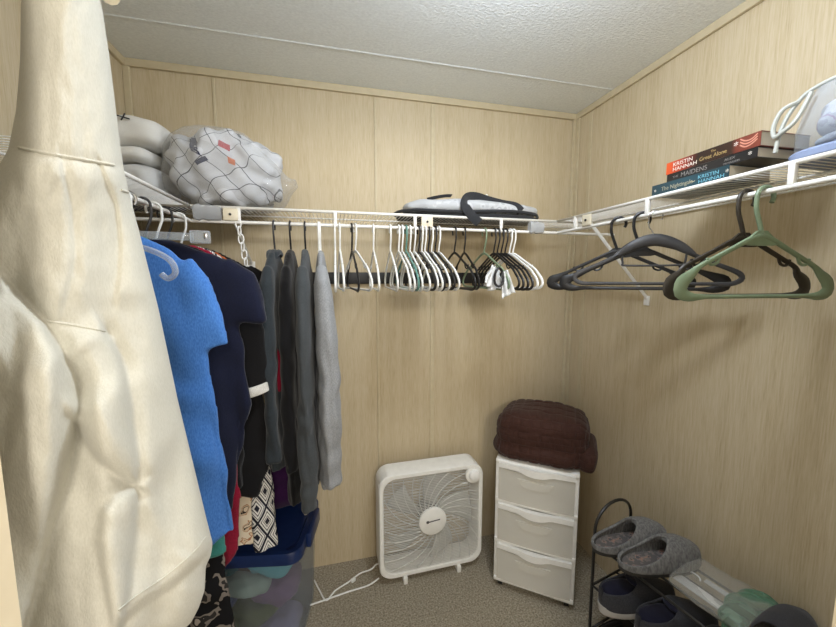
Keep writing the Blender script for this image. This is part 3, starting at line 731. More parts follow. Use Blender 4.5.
def patch(name, target, p, u, v, m, parent):
    from mathutils.bvhtree import BVHTree
    tr = BVHTree.FromPolygons([w_.co for w_ in target.data.vertices], [q.vertices for q in target.data.polygons])
    g = B(); p = Vector(p); u, v = Vector(u), Vector(v); d = Vector((0, 1, 0)); N = 6; grid = []
    for i in range(N+1):
        row = []
        for j in range(N+1):
            q = p+u*(i/N-0.5)+v*(j/N-0.5); h = tr.ray_cast(Vector((q.x, 1.0, q.z)), d)
            row.append(g.verts.new((h[0] if h[0] is not None else Vector((q.x, p.y, q.z)))-d*0.0015))
        grid.append(row)
    for i in range(N):
        for j in range(N): g.faces.new((grid[i][j], grid[i+1][j], grid[i+1][j+1], grid[i][j+1]))
    me = obj(name, g, m, parent)
    return me
patch('navy_patch', bl, (-0.455, 1.45, 1.905), (0.035, 0, -0.02), (0.03, 0, -0.075), M_navyp, bl)['label'] = 'navy printed patch'
patch('red_patch', bl, (-0.355, 1.45, 1.905), (0.030, 0, -0.01), (0.0, 0, 0.025), M_redp, bl)['label'] = 'red printed patch'
patch('orange_patch', bl, (-0.335, 1.45, 1.855), (0.022, 0, -0.008), (0.0, 0, 0.02), M_orp, bl)['label'] = 'orange printed patch'
patch('navy_patch', bl, (-0.425, 1.45, 1.845), (0.035, 0, 0.02), (-0.008, 0, 0.012), M_navyp, bl)['label'] = 'small navy printed patch'
# clear bag: loose film around the blanket with a gathered tail to the right
t = thing('clear_plastic_bag', 'clear crinkled plastic bag holding the plaid blanket on the corner shelf', 'bag', (0, 0, 0))
rings = []
for x, yc, zc, ry_, rz_ in ((-0.58, 1.525, 1.80, 0.03, 0.05), (-0.565, 1.525, 1.83, 0.12, 0.115), (-0.50, 1.525, 1.850, 0.148, 0.145), (-0.40, 1.525, 1.853, 0.152, 0.149), (-0.30, 1.52, 1.846, 0.150, 0.140),
                            (-0.235, 1.51, 1.812, 0.135, 0.106), (-0.195, 1.50, 1.790, 0.11, 0.080), (-0.165, 1.49, 1.792, 0.06, 0.045), (-0.145, 1.485, 1.800, 0.05, 0.022), (-0.125, 1.48, 1.812, 0.06, 0.012)):
    r_ = []
    for i in range(44):
        a = 2*pi*i/44; p = Vector((x, yc+ry_*math.copysign(abs(cos(a))**0.8, cos(a)), zc+rz_*math.copysign(abs(sin(a))**0.8, sin(a))))
        p.z = max(p.z+0.013*nz(p, 24, 4), ZS+0.001); p.y += 0.014*nz(p, 30, 8); p.x += 0.014*nz(p, 18, 1); r_.append(p)
    rings.append(r_)
g = B(); loft(g, rings); o = obj('plastic_film', g, M_film, t, True, 180)
s = o.modifiers.new('s', 'SUBSURF'); s.levels = 1; s.render_levels = 1; apply_mods(o)
# folded white sweaters in a stack
M_off = fabric('offwhite_fleece', (232, 230, 224), (222, 220, 213), 900); M_denim = blotches('denim_print', [(0, (52, 62, 88)), (0.45, (52, 62, 88)), (0.52, (120, 118, 124)), (0.6, (70, 72, 84))], 30, 2)
def folded(name, label, m, x0, x1, zc, hz, yc=1.53, hy=0.125, seed=0, cat='sweater', group=None):
    return crumple(name, label, cat, m, ((x0+x1)/2, yc, zc), ((x1-x0)/2, hy, hz), 0.55, 0.45, 0.010, 7, seed, fold=0.0025, group=group)
xs = XL+0.03
sw1 = folded('folded_sweater', 'white folded sweater on top of the stack left of the bag', M_off, xs, -0.560, 1.945, 0.052, seed=1)
g = B(); s_ = Vector((-0.655, 1.403, 1.972))
for dx, dz in ((0.018, -0.004), (-0.018, 0.004), (0.006, 0.012), (-0.006, -0.010)): tube(g, [s_, s_+Vector((dx, 0, dz))], 0.0022, 6)
patchm = obj('embroidered_star', g, M_black, sw1); patchm['label'] = 'small black embroidered star'
folded('folded_sweater', 'thin white folded sweater in the middle of the stack', M_off, xs, -0.590, 1.866, 0.026, seed=5)
folded('folded_sweater', 'pale grey folded sweater at the bottom of the white stack', fabric('pale_grey_fleece', (212, 212, 210), (202, 202, 200), 900), xs, -0.570, 1.788, 0.050, seed=9)
folded('folded_jeans', 'dark patterned denim folded flat under the white sweaters', M_denim, xs, -0.555, 1.718, 0.017, hy=0.11, seed=3, cat='jeans')

# ================================================================== GREY TOTE ON THE BACK SHELF
M_tote = blotches('grey_tote_fabric', [(0, (186, 188, 190)), (0.52, (198, 200, 202)), (0.60, (172, 174, 178)), (0.66, (204, 205, 206))], 16, 2)
M_totedk = fabric('dark_grey_webbing', (54, 55, 58))
t = thing('tote_bag', 'grey tote bag with dark straps lying flat on the back shelf', 'bag', (0.615, 1.47, ZS), 0)
g = B(); P = [(-0.30, 0.0), (-0.335, 0.07), (-0.30, 0.16), (0.0, 0.20), (0.29, 0.17), (0.325, 0.08), (0.30, 0.0), (0.2, -0.055), (-0.2, -0.055)]
out = [(p.x, p.y) for p in smoothpts([(x, y, 0) for x, y in P], 6, True)]
loft(g, [[Vector((x*q, 0.06+(y-0.06)*q, z)) for x, y in out] for z, q in ((0.001, 0.93), (0.004, 0.97), (0.016, 0.985), (0.019, 0.96))])
obj('dark_base', g, M_totedk, t)['label'] = 'dark textured base panel'
g = B(); superq(g, (0, 0.065, 0.046), (0.315, 0.120, 0.036), 0.7, 0.55, 44, 20, 0.018, 9, 3)
superq(g, (0.02, 0.10, 0.075), (0.18, 0.07, 0.030), 0.8, 0.8, 30, 16, 0.010, 12, 6)
loft(g, [ring((0.055+0.01*i, 0.10, 0.08+0.011*i), (1, 0, 0), (0, 1, 0), 0.05*(1-i/4.2), 0.03*(1-i/5), 14) for i in range(5)])
obj_t = cloth('tote_body', g, M_tote, t, 0.006, 2, lambda p: 0.004*nz((p.x*14, p.y*30, p.z*30), 1, 2)); obj_t.name = 'fabric_body'
g = B(); edge = [Vector((x*1.005, 0.06+(y-0.06)*1.0, 0.026+0.006*sin(x*11))) for x, y in out]
tube(g, edge, 0.007, 8, True); obj('edge_binding', g, M_totedk, t)
g = B(); tube(g, smoothpts([(-0.020, -0.088, -0.026), (-0.050, -0.088, -0.002), (-0.078, -0.072, 0.045), (-0.060, -0.045, 0.082), (-0.01, -0.02, 0.094), (0.05, -0.015, 0.082), (0.11, -0.03, 0.066), (0.165, -0.045, 0.055), (0.19, -0.052, 0.035)], 6), 0.019, 8, flat=((0, 1, 0.35), 0.16)); obj('strap', g, M_totedk, t)
g = B(); tube(g, smoothpts([(-0.225, -0.02, 0.072), (-0.19, -0.03, 0.080), (-0.15, -0.03, 0.088), (-0.12, -0.02, 0.092)], 5), 0.010, 8, flat=((0, 0.6, 1), 0.25)); obj('rear_strap', g, M_totedk, t)
g = B(); superq(g, (0.096, 0.10, 0.132), (0.006, 0.005, 0.006), 1, 1, 12, 8); obj('snap', g, M_wplastic, t)

# ================================================================== BOOKS ON THE RIGHT SHELF
M_page = plain('book_pages', (216, 206, 186), 0.8)
def spine_mat(name, stops, kind='CONSTANT', rough=0.3):
    m, nt, b = mat(name); b.inputs['Roughness'].default_value = rough
    tc = nt.nodes.new('ShaderNodeTexCoord'); sp = nt.nodes.new('ShaderNodeSeparateXYZ'); nt.links.new(tc.outputs['Object'], sp.inputs[0])
    md = nt.nodes.new('ShaderNodeMath'); md.operation = 'MULTIPLY_ADD'; md.inputs[1].default_value = -1/0.26; md.inputs[2].default_value = 0.5
    nt.links.new(sp.outputs[1], md.inputs[0])
    n = noise_n(nt, coords(nt), 40, 2); ad = nt.nodes.new('ShaderNodeMath'); ad.operation = 'MULTIPLY_ADD'; ad.inputs[1].default_value = 0.05
    nt.links.new(n, ad.inputs[0]); nt.links.new(md.outputs[0], ad.inputs[2])
    nt.links.new(ramp(nt, ad.outputs[0], stops, kind), b.inputs['Base Color']); return m
def lit(name, c): return plain(name, c, 0.4)
T_w = lit('lettering_white', (232, 222, 210)); T_gold = lit('lettering_gold', (176, 150, 98)); T_lb = lit('lettering_light_blue', (120, 182, 200)); T_grey = lit('lettering_grey', (136, 132, 128)); T_tan = lit('lettering_tan', (170, 164, 140))
def book(label, y_far, y_near, z0, th, x0, dep, mcover, rz=0.0):
    t = thing('paperback_book', label, 'book', (x0, (y_far+y_near)/2, z0), rz, 'paperbacks stacked on the right shelf')
    ln = y_far-y_near; g = B(); c = 0.0012
    # cover: back, front, and a slightly rounded spine
    box(g, (dep/2, 0, c/2), (dep, ln, c)); box(g, (dep/2, 0, th-c/2), (dep, ln, c)); box(g, (0.0006, 0, th/2), (0.0014, ln, th), 0.0003)
    obj('cover', g, mcover, t, False)
    g = B(); box(g, (dep/2, 0, th/2), (dep-0.004, ln-0.003, th-2*c-0.0002)); obj('page_block', g, M_page, t, False)
    return t, ln
ROT = (radians(90), 0, radians(-90))     # text reads along -y, facing -x
def spine_text(t, name, s, size, m, y, z, sx=1.0):
    return text(name, s, size, m, t, (-0.0006, y, z), ROT, 0.0002, 'LEFT', sx)
c_bot = spine_mat('teal_cover', [(0, (40, 62, 70)), (0.5, (48, 78, 88)), (1.0, (36, 60, 68))], 'LINEAR')
c_mid = spine_mat('black_cover', [(0, (34, 32, 32)), (0.5, (44, 42, 42)), (1.0, (30, 29, 30))], 'LINEAR')
c_top = spine_mat('orange_brown_cover', [(0, (224, 96, 40)), (0.12, (204, 78, 44)), (0.30, (132, 52, 40)), (0.42, (48, 36, 31)), (0.76, (58, 40, 32)), (0.80, (112, 54, 42)), (1.0, (124, 62, 48))], 'LINEAR')
zb = ZS+0.0005
t, ln = book('teal book at the bottom of the stack on the right shelf', 0.935, 0.712, zb, 0.034, 0.985, 0.145, c_bot)
spine_text(t, 'title_lettering', 'The Nightingale', 0.0165, T_tan, 0.078, 0.012, 0.92)
spine_text(t, 'author_lettering', 'KRISTIN', 0.0135, T_lb, -0.032, 0.0185, 1.15); spine_text(t, 'author_lettering', 'HANNAH', 0.0135, T_lb, -0.034, 0.0060, 1.15)
spine_text(t, 'publisher_mark', '*', 0.018, T_w, 0.103, 0.008); spine_text(t, 'publisher_mark', '*', 0.020, T_w, -0.103, 0.010)
spine_text(t, 'ornament', '~', 0.03, T_tan, -0.008, 0.008)
t, ln = book('black book in the middle of the stack on the right shelf', 0.895, 0.655, zb+0.0345, 0.024, 0.992, 0.145, c_mid, radians(-1.5))
spine_text(t, 'title_lettering', 'THE', 0.008, T_grey, 0.100, 0.009, 1.2); spine_text(t, 'title_lettering', 'MAIDENS', 0.0175, T_grey, 0.075, 0.006, 1.05)
spine_text(t, 'author_lettering', 'ALEX', 0.0085, T_grey, -0.045, 0.0125, 1.3); spine_text(t, 'author_lettering', 'MICHAELIDES', 0.0065, T_grey, -0.043, 0.0035, 1.0); spine_text(t, 'publisher_mark', '*', 0.02, T_w, -0.100, 0.004)
t, ln = book('orange and dark brown book topmost on the right shelf stack', 0.900, 0.650, zb+0.059, 0.034, 0.992, 0.155, c_top, radians(-2.0))
spine_text(t, 'author_lettering', 'KRISTIN', 0.0150, T_w, 0.103, 0.0185, 1.15); spine_text(t, 'author_lettering', 'HANNAH', 0.0150, T_w, 0.103, 0.0045, 1.15)
spine_text(t, 'title_lettering', 'The', 0.0085, T_gold, -0.008, 0.0225); spine_text(t, 'title_lettering', 'Great Alone', 0.0150, T_gold, 0.022, 0.0085, 0.95); spine_text(t, 'publisher_mark', '*', 0.024, T_w, -0.066, 0.010)
g = B()
M_petal = plain('petal_print', (206, 140, 118), 0.4)
for q in range(3): tube(g, smoothpts([(-0.0006, -0.080, 0.030-0.007*q), (-0.0006, -0.092, 0.022-0.007*q), (-0.0006, -0.106, 0.022-0.006*q), (-0.0006, -0.118, 0.030-0.006*q)], 4), 0.0016, 6, flat=((1, 0, 0), 0.15))
obj('petal_artwork', g, M_petal, t)

# ================================================================== CLEAR VINYL BAG AT THE RIGHT
M_vinyl = clear('clear_vinyl', (242, 245, 250), 0.16, 0.06, (214, 222, 232), 1.0, 0.4, 0.9, 26); M_bluev = plain('blue_vinyl_base', (146, 160, 192), 0.25); M_pipe = plain('grey_piping', (176, 178, 170), 0.5)
t = thing('vinyl_bag', 'clear zip bag with blue base and grey piping beside the books', 'bag', (1.10, 0.487, ZS))
g = B(); loft(g, [ring((0, 0, z), (1, 0, 0), (0, 1, 0), a_, b__, 32, 0.5) for z, a_, b__ in ((0.001, 0.112, 0.125), (0.006, 0.118, 0.130), (0.018, 0.120, 0.132), (0.022, 0.117, 0.129))]); obj('blue_base', g, M_bluev, t)['label'] = 'blue vinyl base'
g = B(); rings = []
for z, a_, b__ in ((0.023, 0.118, 0.130), (0.07, 0.115, 0.128), (0.11, 0.108, 0.118), (0.15, 0.095, 0.100), (0.168, 0.06, 0.075), (0.172, 0.02, 0.03)):
    rings.append([p+Vector((0.006*nz(p, 20, 2), 0.008*nz(p, 18, 5), 0.004*nz(p, 25, 7))) for p in ring((0, 0, z), (1, 0, 0), (0, 1, 0), a_, b__, 32, 0.5)])
loft(g, rings); obj('clear_body', g, M_vinyl, t, True, 180)
g = B(); tube(g, smoothpts([(-0.119, 0.128, 0.03), (-0.112, 0.125, 0.08), (-0.10, 0.112, 0.125), (-0.085, 0.085, 0.155), (-0.06, 0.0, 0.172), (-0.06, -0.08, 0.165)], 6), 0.0042, 8); obj('piping', g, M_pipe, t)
g = B(); tube(g, smoothpts([(-0.10, 0.105, 0.132), (-0.112, 0.126, 0.122), (-0.118, 0.136, 0.090), (-0.122, 0.130, 0.065), (-0.124, 0.114, 0.070), (-0.118, 0.095, 0.09), (-0.105, 0.082, 0.140)], 7), 0.0045, 8); obj('handle', g, M_pipe, t)
crumple('purple_scarf', 'purple and grey scarf folded inside the clear zip bag', 'scarf', blotches('mauve_grey_print', [(0, (164, 164, 170)), (0.40, (186, 186, 190)), (0.50, (160, 138, 158)), (0.54, (176, 176, 180)), (0.60, (204, 203, 206))], 26, 2), (1.10, 0.482, 1.795), (0.088, 0.105, 0.052), 0.75, 0.65, 0.022, 16, 6, fold=0.006)
crumple('grey_liner', 'pale grey cloth at the bottom of the clear zip bag', 'cloth', fabric('pale_lining', (176, 182, 190)), (1.10, 0.485, 1.7415), (0.095, 0.105, 0.015), 0.7, 0.6, 0.004, 12, 2, fold=0.002)

# ================================================================== BOX FAN
M_fan = plain('fan_white_plastic', (238, 237, 231), 0.42); M_fanblade = plain('fan_blade', (186, 185, 177), 0.5); M_inner = plain('fan_motor_grey', (120, 118, 110), 0.6)  # blade grey is darkened to stand in for shade inside the housing
FW, FD = 0.515, 0.115
t = thing('box_fan', 'white box fan standing on the carpet against the back wall', 'fan', (0.436, 1.562, 0.0), radians(1.0))
zc = 0.292
AX = ((1, 0, 0), (0, 0, 1), (0, 1, 0))
g = B(); o1 = rrect(FW, FW, 0.062, 8); i1 = rrect(FW-0.045, FW-0.045, 0.060, 8); o2 = rrect(FW-0.02, FW-0.02, 0.055, 8)
rings = [[Vector((x, y, z+zc)) for x, z in q] for q, y in ((i1, 0.050), (i1, -0.052), (rrect(FW-0.040, FW-0.040, 0.060, 8), -0.0575), (rrect(FW-0.008, FW-0.008, 0.062, 8), -0.0575), (o1, -0.052), (o1, 0.050), (o2, 0.0575), (rrect(FW-0.045, FW-0.045, 0.05, 8), 0.0575))]
loft(g, rings, False, True); obj('housing', g, M_fan, t)
g = B(); Rm = 0.235
half = (FW-0.045)/2
def inside(x, z, r=0.060):
    ax, az = abs(x)-(half-r), abs(z)-(half-r)
    return max(ax, az) < r if (ax < 0 or az < 0) else ax*ax+az*az < r*r
# fine horizontal bars and swirling ribs of the guard
def grille(y):
    g = B(); n = 58
    for i in range(n):
        z = -half+2*half*(i+0.5)/n; x = half
        while x > 0 and not inside(x, z): x -= 0.004
        for x0, x1 in ([(-x, x)] if abs(z) > 0.066 else [(-x, -math.sqrt(0.066**2-z*z)), (math.sqrt(0.066**2-z*z), x)]):
            tube(g, [(x0-0.004, y+0.002, z+zc), (x1+0.004, y+0.002, z+zc)], 0.0014, 4)
    for k_ in range(26):
        a0 = 2*pi*k_/26; pts = []
        for j in range(26):
            f = j/25; r = 0.062+0.265*f; a = a0-0.95*f**0.8; x, z = r*cos(a), r*sin(a)
            if not inside(x, z): break
            pts.append((x, y, z+zc))
        tube(g, pts, 0.0022, 6)
    return g
obj('front_grille', grille(-0.053), plain('guard_plastic', (206, 205, 198), 0.45), t)  # same plastic as the housing, greyed to imitate the shaded fan interior
g = B()
for i in range(30):
    z = -half+2*half*(i+0.5)/30; x = half
    while x > 0 and not inside(x, z): x -= 0.004
    tube(g, [(-x-0.004, 0.05, z+zc), (x+0.004, 0.05, z+zc)], 0.0012, 4)
obj('rear_grille', g, M_fan, t)
g = B(); tube(g, [(0, -0.050, zc), (0, -0.061, zc), (0, -0.0635, zc)], 0.068, 40, radii=[0.068, 0.067, 0.062]); hb = obj('hub_badge', g, M_fan, t)
g = B(); tube(g, [(-0.027, -0.0633, zc+0.002), (-0.027, -0.0640, zc+0.002)], 0.0075, 16)
tube(g, [(-0.020, -0.0638, zc+0.002), (0.010, -0.0638, zc+0.005), (0.034, -0.0638, zc+0.007)], 0.0030, 6, flat=((0, 1, 0), 0.12)); obj('logo_mark', g, plain('logo_grey', (70, 70, 70), 0.6), hb)
for k_ in range(5):
    a0 = 2*pi*k_/5+0.35; g = B(); gr = []
    for i in range(9):
        r = 0.055+0.165*i/8; row = []
        for j in range(7):
            f = j/6-0.5; a = a0+f*(0.74-0.1*i/8)-0.35*(i/8); row.append(Vector((r*cos(a), 0.0+0.040*f, zc+r*sin(a))))
        gr.append(row)
    vs = [[g.verts.new(p) for p in row] for row in gr]
    for i in range(8):
        for j in range(6): g.faces.new((vs[i][j], vs[i+1][j], vs[i+1][j+1], vs[i][j+1]))
    bo = obj('blade', g, M_fanblade, t); s = bo.modifiers.new('s', 'SOLIDIFY'); s.thickness = 0.003; apply_mods(bo)
g = B(); tube(g, [(0, -0.045, zc), (0, 0.046, zc)], 0.055, 24); obj('motor', g, M_inner, t)
g = B(); tube(g, [(0.207, -0.050, zc+0.205), (0.207, -0.060, zc+0.205)], 0.042, 30); kp = obj('knob_plate', g, M_fan, t)
g = B(); tube(g, [(0.207, -0.060, zc+0.205), (0.207, -0.074, zc+0.205), (0.207, -0.0775, zc+0.205)], 0.025, 26, radii=[0.027, 0.0245, 0.019]); kn = obj('speed_knob', g, plain('knob_white', (246, 246, 243), 0.3), kp)
for sx in (-1, 1):
    g = B(); box(g, (sx*0.135, -0.005, 0.0185), (0.020, 0.125, 0.036), 0.004); obj('foot', g, M_fan, t)
g = B(); tube(g, smoothpts([(-0.235, 0.0, 0.075), (-0.262, 0.02, 0.06), (-0.29, 0.03, 0.03), (-0.34, 0.04, 0.012), (-0.40, 0.01, 0.006), (-0.46, -0.02, 0.006), (-0.50, -0.06, 0.006), (-0.53, 0.0, 0.006), (-0.555, 0.06, 0.008)], 8), 0.0036, 8)
tube(g, smoothpts([(-0.258, -0.035, 0.035), (-0.31, -0.035, 0.010), (-0.40, -0.04, 0.005), (-0.50, -0.055, 0.005), (-0.57, -0.065, 0.005)], 8), 0.0036, 8); obj('power_cord', g, M_wplastic, t)
g = B(); box(g, (-0.375, 0.012, 0.011), (0.022, 0.014, 0.016), 0.003, Matrix.Rotation(0.5, 3, 'Z')); obj('cord_tie', g, M_wplastic, t)

# ================================================================== THREE-DRAWER CART AND BROWN CUSHION
M_frost = clear('frosted_drawer', (244, 242, 236), 0.50, 0.5, (242, 240, 232), 0.3); M_cart = plain('cart_white_plastic', (236, 235, 230), 0.4)
ANG = math.atan2(-0.204, 0.276)
CW, CD, CH = 0.350, 0.300, 0.632
fl, fr = Vector((0.706, 1.412, 0)), Vector((0.982, 1.208, 0)); mid = (fl+fr)/2
t = thing('drawer_cart', 'white three-drawer plastic cart standing in the back right corner', 'drawer cart', (mid.x-0.004, mid.y-0.022, 0), ANG)
# local x along front, local +y to the back
g = B()
box(g, (0, CD/2, CH-0.011), (CW, CD, 0.022), 0.008)
for i in range(3): box(g, (0, CD/2+0.001, 0.043+0.196*i), (CW-0.004, CD-0.002, 0.020), 0.003)
for sx in (-1, 1):
    for y in (0.020, CD-0.015): box(g, (sx*(CW/2-0.011), y, CH/2+0.02), (0.020, 0.026, CH-0.055), 0.005)
    box(g, (sx*(CW/2-0.006), CD/2, CH/2+0.02), (0.004, CD-0.03, CH-0.06))
box(g, (0, CD-0.006, CH/2+0.02), (CW-0.02, 0.004, CH-0.06))
obj('frame', g, M_cart, t)
for i in range(3):
    z0, hh = 0.053+0.196*i, 0.176
    g = B(); W_ = CW-0.050
    front = smoothpts([(-W_/2-0.008, -0.002, 0), (-W_/4, -0.008, 0), (0, -0.011, 0), (W_/4, -0.008, 0), (W_/2+0.008, -0.002, 0)], 5)
    back_ = [p+Vector((0, 0.004, 0)) for p in reversed(front)]
    loft(g, [[p+Vector((0, 0, z0+z)) for p in front+back_] for z in (0.0, hh*0.5, hh-0.022)])
    for sx in (-1, 1): box(g, (sx*W_/2, CD/2-0.01, z0+hh/2-0.01), (0.003, CD-0.05, hh-0.03))
    box(g, (0, CD/2-0.01, z0+0.003), (W_, CD-0.05, 0.003)); box(g, (0, CD-0.034, z0+hh/2-0.01), (W_, 0.003, hh-0.03))
    d = obj('drawer', g, M_frost, t)
    g = B(); top = [p+Vector((0, -0.006-0.010*max(0, 1-(p.x/0.06)**2), 0)) for p in front]; bk = [p+Vector((0, 0.010, 0)) for p in reversed(front)]
    dn = [0.022+0.010*max(0, 1-(p.x/0.075)**2) for p in front]
    loft(g, [[p+Vector((0, 0, z0+hh)) for p in top+bk], [p+Vector((0, 0, z0+hh-0.006)) for p in top+bk],
             [Vector((p.x, p.y, z0+hh-dd)) for p, dd in zip(top+bk, dn+list(reversed(dn)))]]); obj('drawer_rim', g, M_cart, d)
    g = B(); prism(g, [(-0.075, 0.0), (0.075, 0.0), (0.055, 0.030), (0.030, 0.040), (-0.030, 0.040), (-0.055, 0.030)], -0.0155, -0.011, ((1, 0, 0), (0, 0, -1), (0, 1, 0)), (0, 0, z0+hh*0.62+0.012)); obj('finger_scoop', g, M_frost, d)
for sx in (-1, 1):
    for y in (0.03, CD-0.03):
        g = B(); tube(g, [(sx*(CW/2-0.03)-0.010, y, 0.0165), (sx*(CW/2-0.03)+0.010, y, 0.0165)], 0.0165, 16)
        box(g, (sx*(CW/2-0.03), y, 0.034), (0.014, 0.022, 0.022), 0.003); obj('caster', g, M_black, t)
def quilt_material():
    m, nt, b = mat('brown_quilted'); b.inputs['Roughness'].default_value = 0.75; b.inputs['Sheen Weight'].default_value = 0.1; b.inputs['Specular IOR Level'].default_value = 0.2
    br = nt.nodes.new('ShaderNodeTexBrick'); br.inputs['Scale'].default_value = 14; br.inputs['Mortar Size'].default_value = 0.035; br.inputs['Mortar Smooth'].default_value = 1.0
    br.inputs['Color1'].default_value = (1, 1, 1, 1); br.inputs['Color2'].default_value = (0.8, 0.8, 0.8, 1); br.inputs['Mortar'].default_value = (0, 0, 0, 1)
    br.inputs['Brick Width'].default_value = 0.55; br.inputs['Row Height'].default_value = 0.4
    nt.links.new(coords(nt, rot=(radians(90), 0, 0)), br.inputs['Vector'])
    v = noise_n(nt, coords(nt), 300, 2); nt.links.new(ramp(nt, v, [(0.3, (52, 30, 23)), (0.7, (66, 39, 30))]), b.inputs['Base Color'])
    bump(nt, b, br.outputs['Color'], 0.5, 0.005); return m
M_quilt = quilt_material()
t = thing('quilted_blanket', 'dark brown quilted blanket folded on top of the drawer cart', 'blanket', (mid.x+0.100, mid.y+0.095, CH), ANG)
g = B(); superq(g, (0, -0.005, 0.108), (0.200, 0.155, 0.107), 0.55, 0.5, 44, 26, 0.014, 6, 3)
superq(g, (-0.01, -0.02, 0.040), (0.205, 0.150, 0.042), 0.6, 0.5, 44, 20, 0.010, 8, 7)
def quilt(p):
    q = 0.0
    for w_ in (p.x+0.004*sin(p.z*60), 0.125*math.atan2(p.z-0.085, -p.y)+0.004*sin(p.x*70)):
        fr = (w_/0.046) % 1.0; q = max(q, math.exp(-(min(fr, 1-fr)*0.046/0.0050)**2))
    return 0.005*nz(p, 10, 2)-0.0040*q
o = cloth('blanket_body', g, M_quilt, t, 0.0048, 3, quilt); o.name = 'folded_body'
g = B(); superq(g, (0.188, -0.030, 0.052), (0.040, 0.125, 0.054), 0.6, 0.6, 30, 16, 0.008, 12, 4, Matrix.Rotation(0.15, 3, 'Y')); obj('fold_flap', g, M_quilt, t)

# ================================================================== STORAGE BIN
M_bin = clear('frosted_bin', (240, 243, 246), 0.05, 0.3, (196, 200, 208), 0.4, 0.25); M_lid = plain('blue_lid', (22, 44, 92), 0.38)
t = thing('storage_bin', 'clear storage bin with blue lid standing under the hung clothes', 'storage bin', (-0.352, 1.468, 0), radians(-10))
BX, BY, BH = 0.240, 0.170, 0.430
g = B(); R0 = [Vector((x, y, 0)) for x, y in rrect(2*BX-0.05, 2*BY-0.05, 0.05, 6)]
def sc(z, w_, in_=0.0): return [Vector((x, y, z)) for x, y in rrect(2*w_*BX-2*in_, 2*BY-(1-w_)*2*BX-2*in_, 0.05, 6)]
loft(g, [sc(0.001, 0.91), sc(0.2, 0.94), sc(BH-0.02, 0.975), sc(BH, 0.985), sc(BH, 0.975, 0.003), sc(0.2, 0.93, 0.003), sc(0.006, 0.90, 0.003)]); obj('clear_body', g, M_bin, t)
g = B(); loft(g, [sc(BH-0.030, 1.02), sc(BH+0.006, 1.025), sc(BH+0.014, 1.01), sc(BH+0.014, 0.93), sc(BH+0.006, 0.90), sc(BH+0.006, 0.86)]); obj('lid', g, M_lid, t)
for sx in (-1, 1):
    g = B(); box(g, (sx*(BX+0.012), 0.0, BH-0.010), (0.022, 0.16, 0.06), 0.006); obj('lid_latch', g, M_lid, t)
g = B(); box(g, (BX-0.03, 0.06, BH+0.030), (0.012, 0.030, 0.045), 0.004); obj('latch_tab', g, M_cream, t)
stuff = [('turquoise', (110, 186, 196), (0.11, -0.065, 0.355), (0.095, 0.075, 0.048)), ('deep teal', (44, 110, 122), (-0.09, -0.065, 0.350), (0.085, 0.075, 0.045)), ('pale grey-green', (170, 190, 178), (0.0, -0.095, 0.262), (0.10, 0.05, 0.034)),
         ('dusty plum', (130, 104, 134), (0.115, -0.04, 0.215), (0.085, 0.085, 0.055)), ('slate blue', (90, 104, 146), (-0.125, -0.04, 0.20), (0.080, 0.09, 0.07)), ('olive green', (92, 100, 62), (0.02, -0.08, 0.135), (0.10, 0.060, 0.040)),
         ('light lavender', (150, 144, 168), (0.10, -0.05, 0.052), (0.095, 0.085, 0.040)), ('dark charcoal', (46, 48, 54), (-0.11, -0.05, 0.075), (0.085, 0.085, 0.055))]
for i, (nm, c, p, r) in enumerate(stuff):
    q = Matrix.Rotation(radians(-10), 3, 'Z') @ Vector(p); p = (q.x-0.352, q.y+1.468, q.z)
    crumple('folded_clothing', nm+' crumpled clothing inside the clear storage bin', 'clothing', fabric('bin_cloth_'+nm.replace(' ', '_'), c), p, r, 0.8, 0.7, 0.018, 14, i*3, radians(-10), fold=0.004, group='clothing packed inside the bin')
M_purp = fabric('purple_fleece', (62, 26, 74), (46, 18, 56))
g = B(); superq(g, (-0.275, 1.560, 0.552), (0.150, 0.062, 0.105), 0.5, 0.5, 36, 20, 0.01, 9, 2)
tag(cloth('purple_blanket', g, M_purp, None, 0.007, 2, lambda p: 0.005*sin(p.z*64)), 'deep purple folded blanket at the back of the blue lid', 'blanket')
g = B(); superq(g, (-0.36, 1.42, 0.455), (0.08, 0.05, 0.014), 0.6, 0.6, 30, 14, 0.006, 14, 5)
tag(cloth('black_cloth', g, M_blk, None, 0.005, 2), 'small black cloth lying on the blue lid', 'cloth')

# ================================================================== SHOE RACK AND SHOES
RK = radians(-12); rk0 = Vector((0.915, 1.015, 0))
ux = Vector((cos(-RK), sin(-RK), 0)); uy = Vector((sin(-RK), -cos(-RK), 0))   # depth towards the wall, length towards the camera
t = thing('shoe_rack', 'dark metal shoe rack with arched ends along the right wall', 'shoe rack', (rk0.x, rk0.y, 0), -RK)
RD, RLn = 0.205, 0.62
for ye in (0.0, -RLn):
    g = B(); n = 14
    pts = [(0, ye, 0.004), (0, ye, 0.20), (0, ye, 0.525)]+[(RD/2-RD/2*cos(pi*i/n), ye, 0.525+0.085*sin(pi*i/n)) for i in range(1, n)]+[(RD, ye, 0.525), (RD, ye, 0.20), (RD, ye, 0.004)]
    tube(g, pts, 0.0055, 8); obj('end_hoop', g, M_rackmetal, t)
tiers = (0.475, 0.305, 0.12)
for z in tiers:
    g = B()
    for x in (0.0, RD*0.33, RD*0.66, RD): tube(g, [(x, 0, z), (x, -RLn, z)], 0.0042, 8)
    for ye in (0.0, -RLn): tube(g, [(0, ye, z), (RD, ye, z)], 0.0042, 8)
    obj('tier', g, M_rackmetal, t)
def rk(x, y, z=0): return rk0+ux*x+uy*y+Vector((0, 0, z))
